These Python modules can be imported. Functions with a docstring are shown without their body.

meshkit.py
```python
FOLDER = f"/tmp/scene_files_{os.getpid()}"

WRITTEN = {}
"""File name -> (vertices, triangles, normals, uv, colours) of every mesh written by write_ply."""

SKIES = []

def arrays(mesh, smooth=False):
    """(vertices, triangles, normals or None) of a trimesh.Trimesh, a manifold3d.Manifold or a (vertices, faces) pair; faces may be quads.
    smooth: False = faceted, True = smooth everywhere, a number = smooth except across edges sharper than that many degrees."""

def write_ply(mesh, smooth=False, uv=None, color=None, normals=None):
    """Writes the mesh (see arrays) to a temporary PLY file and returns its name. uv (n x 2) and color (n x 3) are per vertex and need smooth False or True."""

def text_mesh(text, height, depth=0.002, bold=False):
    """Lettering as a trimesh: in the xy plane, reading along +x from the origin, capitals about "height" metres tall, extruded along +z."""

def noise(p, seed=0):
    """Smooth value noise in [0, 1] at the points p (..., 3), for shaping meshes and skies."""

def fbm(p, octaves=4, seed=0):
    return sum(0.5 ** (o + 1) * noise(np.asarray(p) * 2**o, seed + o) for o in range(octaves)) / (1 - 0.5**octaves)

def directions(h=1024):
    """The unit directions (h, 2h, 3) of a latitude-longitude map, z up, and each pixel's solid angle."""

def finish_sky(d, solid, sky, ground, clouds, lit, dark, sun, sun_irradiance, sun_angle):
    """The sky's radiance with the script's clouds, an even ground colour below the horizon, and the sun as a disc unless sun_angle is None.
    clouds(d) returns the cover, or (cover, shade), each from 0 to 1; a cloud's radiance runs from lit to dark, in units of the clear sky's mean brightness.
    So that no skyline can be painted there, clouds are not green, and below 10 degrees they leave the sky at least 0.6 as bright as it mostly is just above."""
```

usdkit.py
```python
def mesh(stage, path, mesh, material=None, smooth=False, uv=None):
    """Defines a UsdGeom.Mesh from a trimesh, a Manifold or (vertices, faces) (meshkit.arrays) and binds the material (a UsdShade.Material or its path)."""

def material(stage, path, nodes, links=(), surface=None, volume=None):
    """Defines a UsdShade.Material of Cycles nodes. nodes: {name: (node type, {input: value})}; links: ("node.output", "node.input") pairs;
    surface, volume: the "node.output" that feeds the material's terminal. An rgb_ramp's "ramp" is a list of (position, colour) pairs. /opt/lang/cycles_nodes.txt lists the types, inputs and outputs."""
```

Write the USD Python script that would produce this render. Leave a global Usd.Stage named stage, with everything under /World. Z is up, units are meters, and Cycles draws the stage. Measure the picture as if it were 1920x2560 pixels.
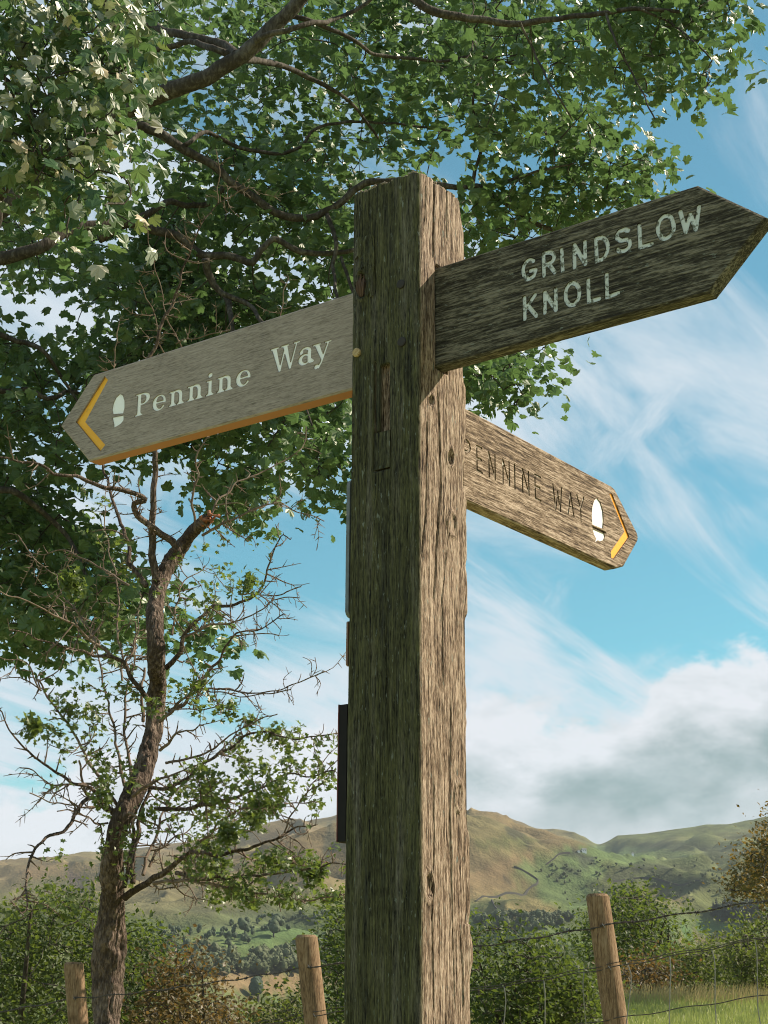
import math, numpy as np, trimesh, usdkit, meshkit
import manifold3d as m3
from scipy.spatial import cKDTree
from shapely.geometry import Polygon, LineString, Point, box as sbox
from shapely import affinity, union_all
from pxr import Usd, UsdGeom, UsdLux, UsdShade, Sdf, Gf, Vt

# ------------------------------------------------------------------ camera, sky, sun, exposure
stage = Usd.Stage.CreateInMemory()
UsdGeom.SetStageUpAxis(stage, UsdGeom.Tokens.z)
UsdGeom.SetStageMetersPerUnit(stage, 1.0)
UsdGeom.Xform.Define(stage, '/World')
UsdGeom.Scope.Define(stage, '/World/Looks')

CAM_H, FPX, PITCH, ROLL = 1.2, 3943.0, 0.3042, 0.0058      # eye height (m), focal length in pixels of a 1920 x 2560 picture, tilt up, roll
EXPOSURE = 1.0
SUN_AZ, SUN_EL = math.radians(78), math.radians(40)        # azimuth from +y (view direction) towards +x (right)
SUN_DIR = np.array([math.sin(SUN_AZ) * math.cos(SUN_EL), math.cos(SUN_AZ) * math.cos(SUN_EL), math.sin(SUN_EL)])
SUN_I, SKY_S = 1.25, 0.060
CIRRUS, CLOUD_LIT, CLOUD_DARK = (5.8, 6.5, 7.1), (6.7, 7.0, 7.4), (2.55, 3.5, 3.6)

cam = UsdGeom.Camera.Define(stage, '/World/camera')
cp, sp, cr, sr = math.cos(PITCH), math.sin(PITCH), math.cos(ROLL), math.sin(ROLL)
_fw, _up, _rt = np.array([0, cp, sp]), np.array([0, -sp, cp]), np.array([1.0, 0, 0])
right, up = cr * _rt + sr * _up, cr * _up - sr * _rt
M = np.eye(4); M[:3, 0], M[:3, 1], M[:3, 2], M[:3, 3] = right, up, -_fw, (0, 0, CAM_H)
cam.AddTransformOp().Set(Gf.Matrix4d(*M.T.ravel().tolist()))
cam.CreateHorizontalApertureAttr(36.0); cam.CreateVerticalApertureAttr(48.0)
cam.CreateFocalLengthAttr(36.0 * FPX / 1920)
cam.CreateClippingRangeAttr(Gf.Vec2f(0.05, 30000))
cam.CreateExposureAttr(EXPOSURE)
cam.CreateFStopAttr(0.0)

def mat(name, nodes, links, surface='p.BSDF', **k):
    return usdkit.material(stage, '/World/Looks/' + name, nodes, links, surface=surface, **k)

def sky_material():
    n = {'sky': ('sky_texture', {'sky_type': 'single_scattering', 'sun_disc': False, 'sun_elevation': SUN_EL, 'sun_rotation': SUN_AZ, 'air_density': 1.0, 'aerosol_density': 0.4, 'ozone_density': 2.0, 'altitude': 300.0}),
         'tint': ('mix', {'mix_type': 'multiply', 'fac': 1.0, 'color2': (0.66, 1.30, 1.10)}),
         'tc': ('texture_coordinate', {}), 'sep': ('separate_xyz', {}),
         # cirrus: the direction projected on a high flat layer, drawn out into fibres that run away to the right
         'zc': ('math', {'math_type': 'maximum', 'value2': 0.0}), 'za': ('math', {'math_type': 'add', 'value2': 0.14}),
         'px': ('math', {'math_type': 'divide'}), 'py': ('math', {'math_type': 'divide'}), 'pl': ('combine_xyz', {'z': 0.0}),
         'map1': ('mapping', {'mapping_type': 'texture', 'location': (2.13, 0.52, 0), 'rotation': (0, 0, 0.98), 'scale': (1.5, 0.30, 1)}),
         'n1': ('noise_texture', {'scale': 1.5, 'detail': 11.0, 'roughness': 0.60, 'distortion': 0.75}),
         'map3': ('mapping', {'mapping_type': 'texture', 'location': (0.5, 0.9, 0), 'rotation': (0, 0, 1.75), 'scale': (1.0, 0.2, 1)}),
         'n3': ('noise_texture', {'scale': 1.6, 'detail': 11.0, 'roughness': 0.62, 'distortion': 0.45}),
         'mx': ('math', {'math_type': 'maximum'}), 'n3s': ('math', {'math_type': 'multiply_add', 'value2': 1.0, 'value3': -0.13}),
         'map2': ('mapping', {'mapping_type': 'point', 'location': (21.3, 2.7, 0), 'scale': (1.0, 0.8, 1)}),
         'n2': ('noise_texture', {'scale': 1.6, 'detail': 3.0, 'roughness': 0.45, 'distortion': 0.4}),
         'ad': ('math', {'math_type': 'multiply_add', 'value2': 0.95}),
         'c1': ('map_range', {'range_type': 'smoothstep', 'from_min': 0.80, 'from_max': 1.15, 'to_min': 0.05, 'to_max': 0.95}),
         # low bank of cumulus: noise on the direction itself, below about 13 degrees
         'mapb': ('mapping', {'mapping_type': 'point', 'location': (0.13, 0.0, 0.27), 'scale': (1, 1, 1.7)}),
         'nb': ('noise_texture', {'scale': 12.0, 'detail': 10.0, 'roughness': 0.6, 'distortion': 0.15}),
         'nbs': ('math', {'math_type': 'multiply_add', 'value2': 0.125, 'value3': 0.075}),
         'xs': ('math', {'math_type': 'multiply_add', 'value2': 0.17, 'value3': 0.106}), 'tb': ('math', {'math_type': 'subtract'}),
         'cb': ('map_range', {'range_type': 'smoothstep', 'from_min': -0.004, 'from_max': 0.012, 'to_min': 0.0, 'to_max': 0.97}),
         'mapd': ('mapping', {'mapping_type': 'point', 'location': (0.145, 0.0, 0.293), 'scale': (1, 1, 2.0)}),
         'nd': ('noise_texture', {'scale': 15.0, 'detail': 9.0, 'roughness': 0.55, 'distortion': 0.2}),
         'sh1': ('map_range', {'range_type': 'smoothstep', 'from_min': 0.010, 'from_max': 0.080, 'to_min': -0.05, 'to_max': 1.0}),
         'sh2': ('math', {'math_type': 'multiply_add', 'value2': 1.7, 'value3': -0.88}),
         'sh': ('math', {'math_type': 'subtract', 'use_clamp': True}),
         'nl': ('noise_texture', {'scale': 11.0, 'detail': 6.0, 'roughness': 0.5}), 'nls': ('math', {'math_type': 'multiply_add', 'value2': 0.13}),
         'low': ('map_range', {'range_type': 'smoothstep', 'from_min': 0.155, 'from_max': 0.200, 'to_min': 0.2, 'to_max': 1.0}),
         'shl': ('math', {'math_type': 'multiply', 'use_clamp': True}),
         'ccol': ('mix', {'mix_type': 'mix', 'color1': CLOUD_LIT, 'color2': CLOUD_DARK}),
         'm1': ('mix', {'mix_type': 'mix', 'color2': CIRRUS}),
         'm2': ('mix', {'mix_type': 'mix'}),
         'bg': ('background_shader', {'strength': SKY_S})}
    l = [('sky.color', 'tint.color1'), ('tc.generated', 'sep.vector'), ('sep.z', 'zc.value1'), ('zc.value', 'za.value1'),
         ('sep.x', 'px.value1'), ('za.value', 'px.value2'), ('sep.y', 'py.value1'), ('za.value', 'py.value2'), ('px.value', 'pl.x'), ('py.value', 'pl.y'),
         ('pl.vector', 'map1.vector'), ('map1.vector', 'n1.vector'), ('pl.vector', 'map2.vector'), ('map2.vector', 'n2.vector'), ('pl.vector', 'map3.vector'), ('map3.vector', 'n3.vector'),
         ('n3.fac', 'n3s.value1'), ('n1.fac', 'mx.value1'), ('n3s.value', 'mx.value2'), ('n2.fac', 'ad.value1'), ('mx.value', 'ad.value3'), ('ad.value', 'c1.value'),
         ('tc.generated', 'mapb.vector'), ('mapb.vector', 'nb.vector'), ('sep.x', 'xs.value1'), ('xs.value', 'nbs.value3'), ('nb.fac', 'nbs.value1'), ('nbs.value', 'tb.value1'), ('zc.value', 'tb.value2'), ('tb.value', 'cb.value'),
         ('tc.generated', 'mapd.vector'), ('mapd.vector', 'nd.vector'), ('tc.generated', 'nl.vector'), ('nl.fac', 'nls.value1'), ('zc.value', 'nls.value3'), ('nls.value', 'low.value'),
         ('tb.value', 'sh1.value'), ('nd.fac', 'sh2.value1'), ('sh1.result', 'sh.value1'), ('sh2.value', 'sh.value2'), ('sh.value', 'shl.value1'), ('low.result', 'shl.value2'), ('shl.value', 'ccol.fac'),
         ('tint.color', 'm1.color1'), ('c1.result', 'm1.fac'), ('m1.color', 'm2.color1'), ('cb.result', 'm2.fac'), ('ccol.color', 'm2.color2'), ('m2.color', 'bg.color')]
    return usdkit.material(stage, '/World/Looks/sky_air', n, l, surface='bg.background')

dome = UsdLux.DomeLight.Define(stage, '/World/sky')
UsdShade.MaterialBindingAPI.Apply(dome.GetPrim()).Bind(sky_material())
dome.GetPrim().SetCustomDataByKey('kind', 'structure')
sun = UsdLux.DistantLight.Define(stage, '/World/sun')
sun.CreateIntensityAttr(SUN_I); sun.CreateAngleAttr(0.53); sun.CreateNormalizeAttr(True); sun.CreateColorAttr(Gf.Vec3f(1.0, 0.86, 0.68))
_z = SUN_DIR; _x = np.cross([0, 0, 1], _z); _x /= np.linalg.norm(_x); _y = np.cross(_z, _x)
Ms = np.eye(4); Ms[:3, 0], Ms[:3, 1], Ms[:3, 2] = _x, _y, _z
sun.AddTransformOp().Set(Gf.Matrix4d(*Ms.T.ravel().tolist()))

# ------------------------------------------------------------------ helpers
rng = np.random.default_rng(7)
used = {}
def numbered(path):
    n = used.get(path, -1) + 1; used[path] = n
    return path if n == 0 else f'{path}_{n:03d}'
def tag(prim, label=None, cat=None, group=None, kind=None):
    for k, v in (('label', label), ('category', cat), ('group', group), ('kind', kind)):
        if v: prim.SetCustomDataByKey(k, v)
    return prim
def obj(name, mesh, material, parent=None, smooth=False, label=None, cat=None, group=None, kind=None):
    base = parent.GetPath().pathString if parent is not None else '/World'
    m = usdkit.mesh(stage, numbered(f'{base}/{name}'), mesh, material, smooth=smooth)
    return tag(m.GetPrim(), label, cat, group, kind)
def thing(name, label, cat, loc=(0, 0, 0), rotz=0.0, group=None):
    x = UsdGeom.Xform.Define(stage, numbered('/World/' + name))
    x.AddTranslateOp().Set(Gf.Vec3d(*map(float, loc)))
    if rotz: x.AddRotateZOp().Set(math.degrees(rotz))
    return tag(x.GetPrim(), label, cat, group)
def primvar(prim, name, colors):
    UsdGeom.PrimvarsAPI(prim).CreatePrimvar(name, Sdf.ValueTypeNames.Color3fArray, 'vertex').Set(Vt.Vec3fArray.FromNumpy(np.asarray(colors, np.float32)))

def ray(px, py):
    """World direction through a point of the 1920 x 2560 picture, scaled to y = 1."""
    u, v = np.asarray(px, float) - 960, np.asarray(py, float) - 1280
    U, V = cr * u + sr * v, -sr * u + cr * v
    X, Y = U / FPX, -V / FPX
    d = np.stack(np.broadcast_arrays(X, cp - Y * sp, sp + Y * cp), -1)
    return d / d[..., 1:2]
def at(px, py, Y):
    """The point that stands Y metres ahead in the direction of that pixel."""
    return ray(px, py) * np.asarray(Y, float)[..., None] + np.array([0, 0, CAM_H])
def to_px(P):
    P = np.asarray(P, float) - [0, 0, CAM_H]
    Z = np.maximum(P[..., 1] * cp + P[..., 2] * sp, 1e-6); Y = -P[..., 1] * sp + P[..., 2] * cp
    U, V = FPX * P[..., 0] / Z, -FPX * Y / Z
    return 960 + cr * U - sr * V, 1280 + sr * U + cr * V

def smoothstep(a, b, x):
    t = np.clip((np.asarray(x, float) - a) / (b - a), 0, 1); return t * t * (3 - 2 * t)
def catmull(P, step):
    P = np.asarray(P, float); n = len(P)
    if n < 3:
        k = max(2, int(np.linalg.norm(P[-1, :3] - P[0, :3]) / step) + 1); t = np.linspace(0, 1, k)[:, None]
        return P[0] * (1 - t) + P[-1] * t
    Q = np.vstack([2 * P[0] - P[1], P, 2 * P[-1] - P[-2]]); out = []
    for i in range(1, n):
        a, b, c, d = Q[i - 1:i + 3]
        k = max(2, int(np.linalg.norm(c[:3] - b[:3]) / step) + 1); t = np.linspace(0, 1, k, endpoint=False)[:, None]
        out.append(0.5 * (2 * b + (c - a) * t + (2 * a - 5 * b + 4 * c - d) * t ** 2 + (3 * b - a - 3 * c + d) * t ** 3))
    return np.vstack(out + [P[-1:]])
def tube(P, r, sides=6, cap=True):
    """A round tube along P (n x 3) with radii r: (vertices, triangles)."""
    P = np.asarray(P, float); n = len(P); r = np.broadcast_to(np.asarray(r, float), (n,))
    T = np.gradient(P, axis=0); T /= np.maximum(np.linalg.norm(T, axis=1, keepdims=True), 1e-9)
    ref = np.array([0.31, 0.2, 0.93]) if abs(T[0] @ [0.31, 0.2, 0.93]) < 0.9 else np.array([1.0, 0, 0])
    N = np.zeros_like(P); a = ref - T[0] * (ref @ T[0]); N[0] = a / np.linalg.norm(a)
    for i in range(1, n):
        a = N[i - 1] - T[i] * (N[i - 1] @ T[i]); N[i] = a / max(np.linalg.norm(a), 1e-9)
    B = np.cross(T, N); ang = np.arange(sides) * 2 * np.pi / sides
    V = P[:, None] + r[:, None, None] * (N[:, None] * np.cos(ang)[None, :, None] + B[:, None] * np.sin(ang)[None, :, None])
    i, j = np.meshgrid(np.arange(n - 1), np.arange(sides), indexing='ij'); k = (j + 1) % sides
    q = np.stack([i * sides + j, i * sides + k, (i + 1) * sides + k, (i + 1) * sides + j], -1).reshape(-1, 4)
    F = np.vstack([q[:, [0, 1, 2]], q[:, [0, 2, 3]]]); V = V.reshape(-1, 3)
    if cap:
        V = np.vstack([V, P[:1], P[-1:]]); a, b = len(V) - 2, len(V) - 1; s = np.arange(sides); t = (s + 1) % sides
        F = np.vstack([F, np.stack([np.full(sides, a), t, s], 1), np.stack([np.full(sides, b), (n - 1) * sides + s, (n - 1) * sides + t], 1)])
    return V, F
def join(parts):
    V, F, n = [], [], 0
    for v, f in parts:
        V.append(v); F.append(np.asarray(f) + n); n += len(v)
    return np.vstack(V), np.vstack(F)
def bark_tube(P, r, sides, amp, seed=0):
    """A tube whose surface is roughened along its length, like bark with ridges and swellings."""
    V, F = tube(P, r, sides); k = len(P) * sides
    C = np.repeat(np.asarray(P, float), sides, axis=0); D = V[:k] - C; L = np.linalg.norm(D, axis=1, keepdims=True)
    n = meshkit.fbm(V[:k] * [1 / 0.035, 1 / 0.035, 1 / 0.15], 4, seed) - 0.5
    if amp > .2: n = n + 0.55 * (meshkit.fbm(V[:k] * [1 / 0.011, 1 / 0.011, 1 / 0.05], 3, seed + 5) - 0.5)
    V[:k] = C + D * (1 + amp * 2 * n[:, None])
    return V, F
def random_frames(n, nrm, spread, g):
    """n rotation matrices whose third column scatters round nrm (n x 3)."""
    z = nrm + g.normal(0, spread, (n, 3)); z /= np.linalg.norm(z, axis=1, keepdims=True)
    a = g.normal(0, 1, (n, 3)); x = a - z * (a * z).sum(1, keepdims=True); x /= np.linalg.norm(x, axis=1, keepdims=True)
    return np.stack([x, np.cross(z, x), z], -1)
def scatter(leaf, C, R, s):
    """One mesh of len(C) copies of a leaf (vertices, triangles)."""
    v, f = leaf; n = len(C)
    V = np.einsum('nij,kj->nki', R, v) * np.asarray(s)[:, None, None] + C[:, None]
    F = f[None] + (np.arange(n) * len(v))[:, None, None]
    return V.reshape(-1, 3), F.reshape(-1, 3)

# ------------------------------------------------------------------ materials
def leaf_mat(name, stops, trans=0.45, rough=0.42, spec=0.5, tcol=(0.30, 0.42, 0.05)):
    n = {'g': ('geometry', {}), 'oi': ('object_info', {}), 'ad': ('math', {'math_type': 'add'}), 'fr': ('math', {'math_type': 'fraction'}),
         'r': ('rgb_ramp', {'ramp': stops}), 'p': ('principled_bsdf', {'roughness': rough, 'specular_ior_level': spec}),
         'tm': ('mix', {'mix_type': 'mix', 'fac': 0.55, 'color2': tcol}), 't': ('translucent_bsdf', {}), 'm': ('mix_closure', {'fac': trans})}
    l = [('g.random_per_island', 'ad.value1'), ('oi.random', 'ad.value2'), ('ad.value', 'fr.value1'), ('fr.value', 'r.fac'), ('r.color', 'p.base_color'), ('r.color', 'tm.color1'), ('tm.color', 't.color'), ('p.BSDF', 'm.closure1'), ('t.BSDF', 'm.closure2')]
    return mat(name, n, l, 'm.closure')
M_SYC = leaf_mat('sycamore_leaf', [(0, (0.022, 0.056, 0.025)), (0.4, (0.038, 0.084, 0.034)), (0.7, (0.062, 0.112, 0.042)), (0.86, (0.11, 0.155, 0.055)), (0.94, (0.13, 0.145, 0.05)), (0.98, (0.15, 0.17, 0.10)), (1, (0.20, 0.19, 0.12))], 0.30, 0.38, 0.4, (0.18, 0.34, 0.10))
M_SYCP = leaf_mat('sycamore_leaf_pale_sheen', [(0, (0.08, 0.11, 0.05)), (0.25, (0.20, 0.23, 0.17)), (0.5, (0.28, 0.31, 0.27)), (0.75, (0.34, 0.35, 0.31)), (1, (0.50, 0.41, 0.28))], 0.22, 0.38, 0.5)  # pale leaf undersides, with sun and sky sheen lightened into the colour
M_HAW = leaf_mat('hawthorn_leaf', [(0, (0.040, 0.066, 0.022)), (0.5, (0.075, 0.105, 0.034)), (0.85, (0.13, 0.15, 0.06)), (1, (0.22, 0.21, 0.10))], 0.32, 0.42, 0.4)
M_BUSH = leaf_mat('hedge_leaf', [(0, (0.026, 0.042, 0.016)), (0.5, (0.052, 0.070, 0.025)), (0.85, (0.10, 0.108, 0.042)), (1, (0.18, 0.145, 0.07))], 0.3, 0.55, 0.2)
M_BUSHD = leaf_mat('dark_hedge_leaf', [(0, (0.018, 0.035, 0.014)), (0.6, (0.036, 0.056, 0.020)), (0.9, (0.07, 0.075, 0.03)), (1, (0.11, 0.09, 0.04))], 0.28, 0.55, 0.2)
M_BROWN = leaf_mat('autumn_leaf', [(0, (0.06, 0.05, 0.02)), (0.4, (0.11, 0.088, 0.034)), (0.8, (0.17, 0.115, 0.045)), (1, (0.10, 0.10, 0.035))], 0.3, 0.5, 0.3, (0.35, 0.2, 0.05))
M_ORANGE = leaf_mat('golden_leaf', [(0, (0.024, 0.045, 0.017)), (0.65, (0.048, 0.070, 0.026)), (0.88, (0.11, 0.10, 0.03)), (1, (0.24, 0.14, 0.035))], 0.3, 0.5, 0.3, (0.45, 0.25, 0.05))
M_FARTREE = leaf_mat('far_leaf', [(0, (0.022, 0.040, 0.020)), (0.6, (0.038, 0.058, 0.026)), (1, (0.065, 0.080, 0.034))], 0.0, 0.7, 0.2)
M_CONIFER = leaf_mat('conifer_needles', [(0, (0.014, 0.026, 0.018)), (1, (0.026, 0.040, 0.024))], 0.0, 0.7, 0.2)

def bark_mat(name, dark, mid, light, scale=28.0, strength=0.9, dist=0.012):
    n = {'tc': ('geometry', {}), 'mp': ('mapping', {'mapping_type': 'point', 'scale': (1, 1, 0.33)}),
         'n1': ('noise_texture', {'scale': scale, 'detail': 8.0, 'roughness': 0.68, 'distortion': 0.4}), 'v': ('voronoi_texture', {'scale': scale * 1.4, 'feature': 'f1'}),
         'n2': ('noise_texture', {'scale': 5.0, 'detail': 4.0}), 'r': ('rgb_ramp', {'ramp': [(0.25, dark), (0.48, mid), (0.72, light)]}),
         'ad': ('math', {'math_type': 'multiply_add', 'value2': 0.45}), 'b': ('bump', {'strength': strength, 'distance': dist}), 'mx': ('math', {'math_type': 'multiply_add', 'value2': -0.6}),
         'p': ('principled_bsdf', {'roughness': 0.9, 'specular_ior_level': 0.2})}
    l = [('tc.position', 'mp.vector'), ('mp.vector', 'n1.vector'), ('mp.vector', 'v.vector'), ('tc.position', 'n2.vector'), ('n2.fac', 'ad.value1'), ('n1.fac', 'ad.value3'),
         ('n1.fac', 'mx.value3'), ('v.distance', 'mx.value1'), ('mx.value', 'b.height'), ('b.normal', 'p.normal'), ('r.color', 'p.base_color')]
    n['sc'] = ('math', {'math_type': 'multiply_add', 'value2': 0.8, 'value3': -0.08}); l += [('ad.value', 'sc.value1'), ('sc.value', 'r.fac')]
    return mat(name, n, l)
M_BARK = bark_mat('sycamore_bark', (0.014, 0.012, 0.009), (0.042, 0.036, 0.028), (0.14, 0.13, 0.11))
M_HBARK = bark_mat('hawthorn_bark', (0.012, 0.009, 0.007), (0.085, 0.062, 0.047), (0.34, 0.265, 0.215), 70.0, 1.0, 0.03)
M_HTWIG = bark_mat('hawthorn_twig', (0.05, 0.036, 0.026), (0.12, 0.088, 0.066), (0.24, 0.20, 0.165), 40.0, 0.3, 0.003)

def wood_mat(name, grain, dark, mid, light, extra=None, freq=1.0, strength=0.8, dist=0.004, lichen=0.0, algae_shade=None, mottle=0.55, contrast=2.0):
    """Weathered timber; grain = the axis ('x', 'y' or 'z') of the object's own coordinates that the fibres follow."""
    sc = {'x': (24, 400, 400), 'y': (400, 20, 400), 'z': (430, 430, 14)}[grain]
    sc = tuple(s * freq for s in sc)
    n = {'tc': ('texture_coordinate', {}), 'mp': ('mapping', {'mapping_type': 'point', 'scale': sc}),
         'n1': ('noise_texture', {'scale': 1.0, 'detail': 6.0, 'roughness': 0.66, 'distortion': 0.08}),
         'mp2': ('mapping', {'mapping_type': 'point', 'scale': tuple(s * 0.23 for s in sc)}), 'n2': ('noise_texture', {'scale': 1.0, 'detail': 5.0, 'roughness': 0.62, 'distortion': 0.15}),
         'n3': ('noise_texture', {'scale': 9.0, 'detail': 5.0, 'roughness': 0.6}), 'mp4': ('mapping', {'mapping_type': 'point', 'scale': tuple(q_ ** .55 * 14 for q_ in sc)}), 'n4': ('noise_texture', {'scale': 1.0, 'detail': 3.0, 'roughness': 0.7}), 'a4': ('math', {'math_type': 'multiply_add', 'value2': mottle}),
         'a1': ('math', {'math_type': 'multiply_add', 'value2': 0.38}), 'a2': ('math', {'math_type': 'multiply_add', 'value2': 0.28}), 'sub': ('math', {'math_type': 'multiply_add', 'value2': contrast, 'value3': 0.45 - contrast * (0.5 + 0.19 + 0.14 + 0.5 * mottle)}),
         'r': ('rgb_ramp', {'ramp': [(0.08, dark), (0.42, mid), (0.8, light)]}),
         'b': ('bump', {'strength': strength, 'distance': dist}), 'p': ('principled_bsdf', {'roughness': 0.86, 'specular_ior_level': 0.22})}
    l = [('tc.object', 'mp.vector'), ('mp.vector', 'n1.vector'), ('tc.object', 'mp2.vector'), ('mp2.vector', 'n2.vector'), ('tc.object', 'n3.vector'),
         ('tc.object', 'mp4.vector'), ('mp4.vector', 'n4.vector'), ('n4.fac', 'a4.value1'), ('n1.fac', 'a4.value3'), ('n2.fac', 'a1.value1'), ('a4.value', 'a1.value3'), ('n3.fac', 'a2.value1'), ('a1.value', 'a2.value3'), ('a2.value', 'sub.value1'), ('sub.value', 'r.fac'), ('a1.value', 'b.height'), ('b.normal', 'p.normal')]
    out = 'r.color'
    if algae_shade:                                                  # left face: green and grey growth, with shade darkened into its colour
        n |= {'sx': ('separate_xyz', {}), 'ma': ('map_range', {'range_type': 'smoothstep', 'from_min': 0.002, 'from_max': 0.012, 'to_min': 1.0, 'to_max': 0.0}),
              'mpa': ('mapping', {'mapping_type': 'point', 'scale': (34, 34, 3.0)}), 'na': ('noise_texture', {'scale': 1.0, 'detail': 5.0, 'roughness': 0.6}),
              'ra': ('rgb_ramp', {'ramp': [(0.30, algae_shade[0]), (0.5, algae_shade[1]), (0.68, algae_shade[2])]}), 'dk': ('mix', {'mix_type': 'multiply', 'fac': 1.0}),
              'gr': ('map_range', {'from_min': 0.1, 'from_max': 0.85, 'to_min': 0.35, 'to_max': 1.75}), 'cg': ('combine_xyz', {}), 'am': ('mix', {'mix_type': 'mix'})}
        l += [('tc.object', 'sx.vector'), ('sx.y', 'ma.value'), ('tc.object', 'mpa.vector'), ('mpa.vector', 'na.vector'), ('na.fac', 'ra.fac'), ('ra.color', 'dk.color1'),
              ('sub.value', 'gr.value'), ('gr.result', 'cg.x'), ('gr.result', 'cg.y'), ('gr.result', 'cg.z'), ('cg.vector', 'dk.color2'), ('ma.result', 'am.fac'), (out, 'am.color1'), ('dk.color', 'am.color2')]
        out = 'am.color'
    if lichen:
        lsc = {'x': (60, 170, 170), 'y': (170, 60, 170), 'z': (190, 190, 45)}[grain]
        n |= {'mpl': ('mapping', {'mapping_type': 'point', 'scale': lsc}), 'nl': ('noise_texture', {'scale': 1.0, 'detail': 4.0, 'roughness': 0.65}),
              'rl': ('map_range', {'range_type': 'smoothstep', 'from_min': 0.66 - lichen, 'from_max': 0.74 - lichen, 'to_min': 0.0, 'to_max': 0.8}),
              'lm': ('mix', {'mix_type': 'mix', 'color2': (0.19, 0.22, 0.19)})}
        l += [('tc.object', 'mpl.vector'), ('mpl.vector', 'nl.vector'), ('nl.fac', 'rl.value'), ('rl.result', 'lm.fac'), (out, 'lm.color1')]
        out = 'lm.color'
    if extra:                                                  # fresh wood behind the weathered skin of the board
        n |= {'se': ('separate_xyz', {}), 'me': ('map_range', {'range_type': 'smoothstep', 'from_min': extra[1], 'from_max': extra[1] + 0.003, 'to_min': 0.0, 'to_max': 1.0}), 'ec': ('mix', {'mix_type': 'mix', 'color2': extra[2]}),
              'e2': ('mix', {'mix_type': 'overlay', 'fac': 0.5})}
        l += [('tc.object', 'se.vector'), (f'se.{extra[0]}', 'me.value'), ('me.result', 'ec.fac'), (out, 'ec.color1')]
        out = 'ec.color'
        del n['e2']
    l.append((out, 'p.base_color'))
    return mat(name, n, l)
M_POST = wood_mat('post_oak', 'z', (0.028, 0.017, 0.010), (0.185, 0.130, 0.088), (0.42, 0.335, 0.255), freq=1.0, mottle=0.85, contrast=2.3, lichen=0.045, algae_shade=((0.024, 0.025, 0.020), (0.056, 0.057, 0.024), (0.084, 0.080, 0.062)), strength=1.0, dist=0.004)
M_NEW = wood_mat('new_board', 'x', (0.13, 0.11, 0.092), (0.25, 0.215, 0.185), (0.33, 0.29, 0.255), freq=1.0, mottle=0.6, contrast=1.7, strength=0.35, dist=0.0015, extra=('y', 0.0575, (0.34, 0.155, 0.08)))
M_OLD = wood_mat('old_board', 'x', (0.015, 0.013, 0.009), (0.054, 0.050, 0.033), (0.19, 0.175, 0.130), freq=0.8, contrast=2.3, strength=1.0, dist=0.004, lichen=0.03)
M_OLDY = wood_mat('sunny_board', 'y', (0.035, 0.022, 0.012), (0.165, 0.118, 0.076), (0.40, 0.32, 0.245), freq=0.75, contrast=2.3, strength=1.0, dist=0.004)
M_STAKE = wood_mat('stake_wood', 'z', (0.06, 0.038, 0.022), (0.165, 0.105, 0.058), (0.26, 0.185, 0.115), freq=0.8, strength=0.8, dist=0.003)

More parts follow.
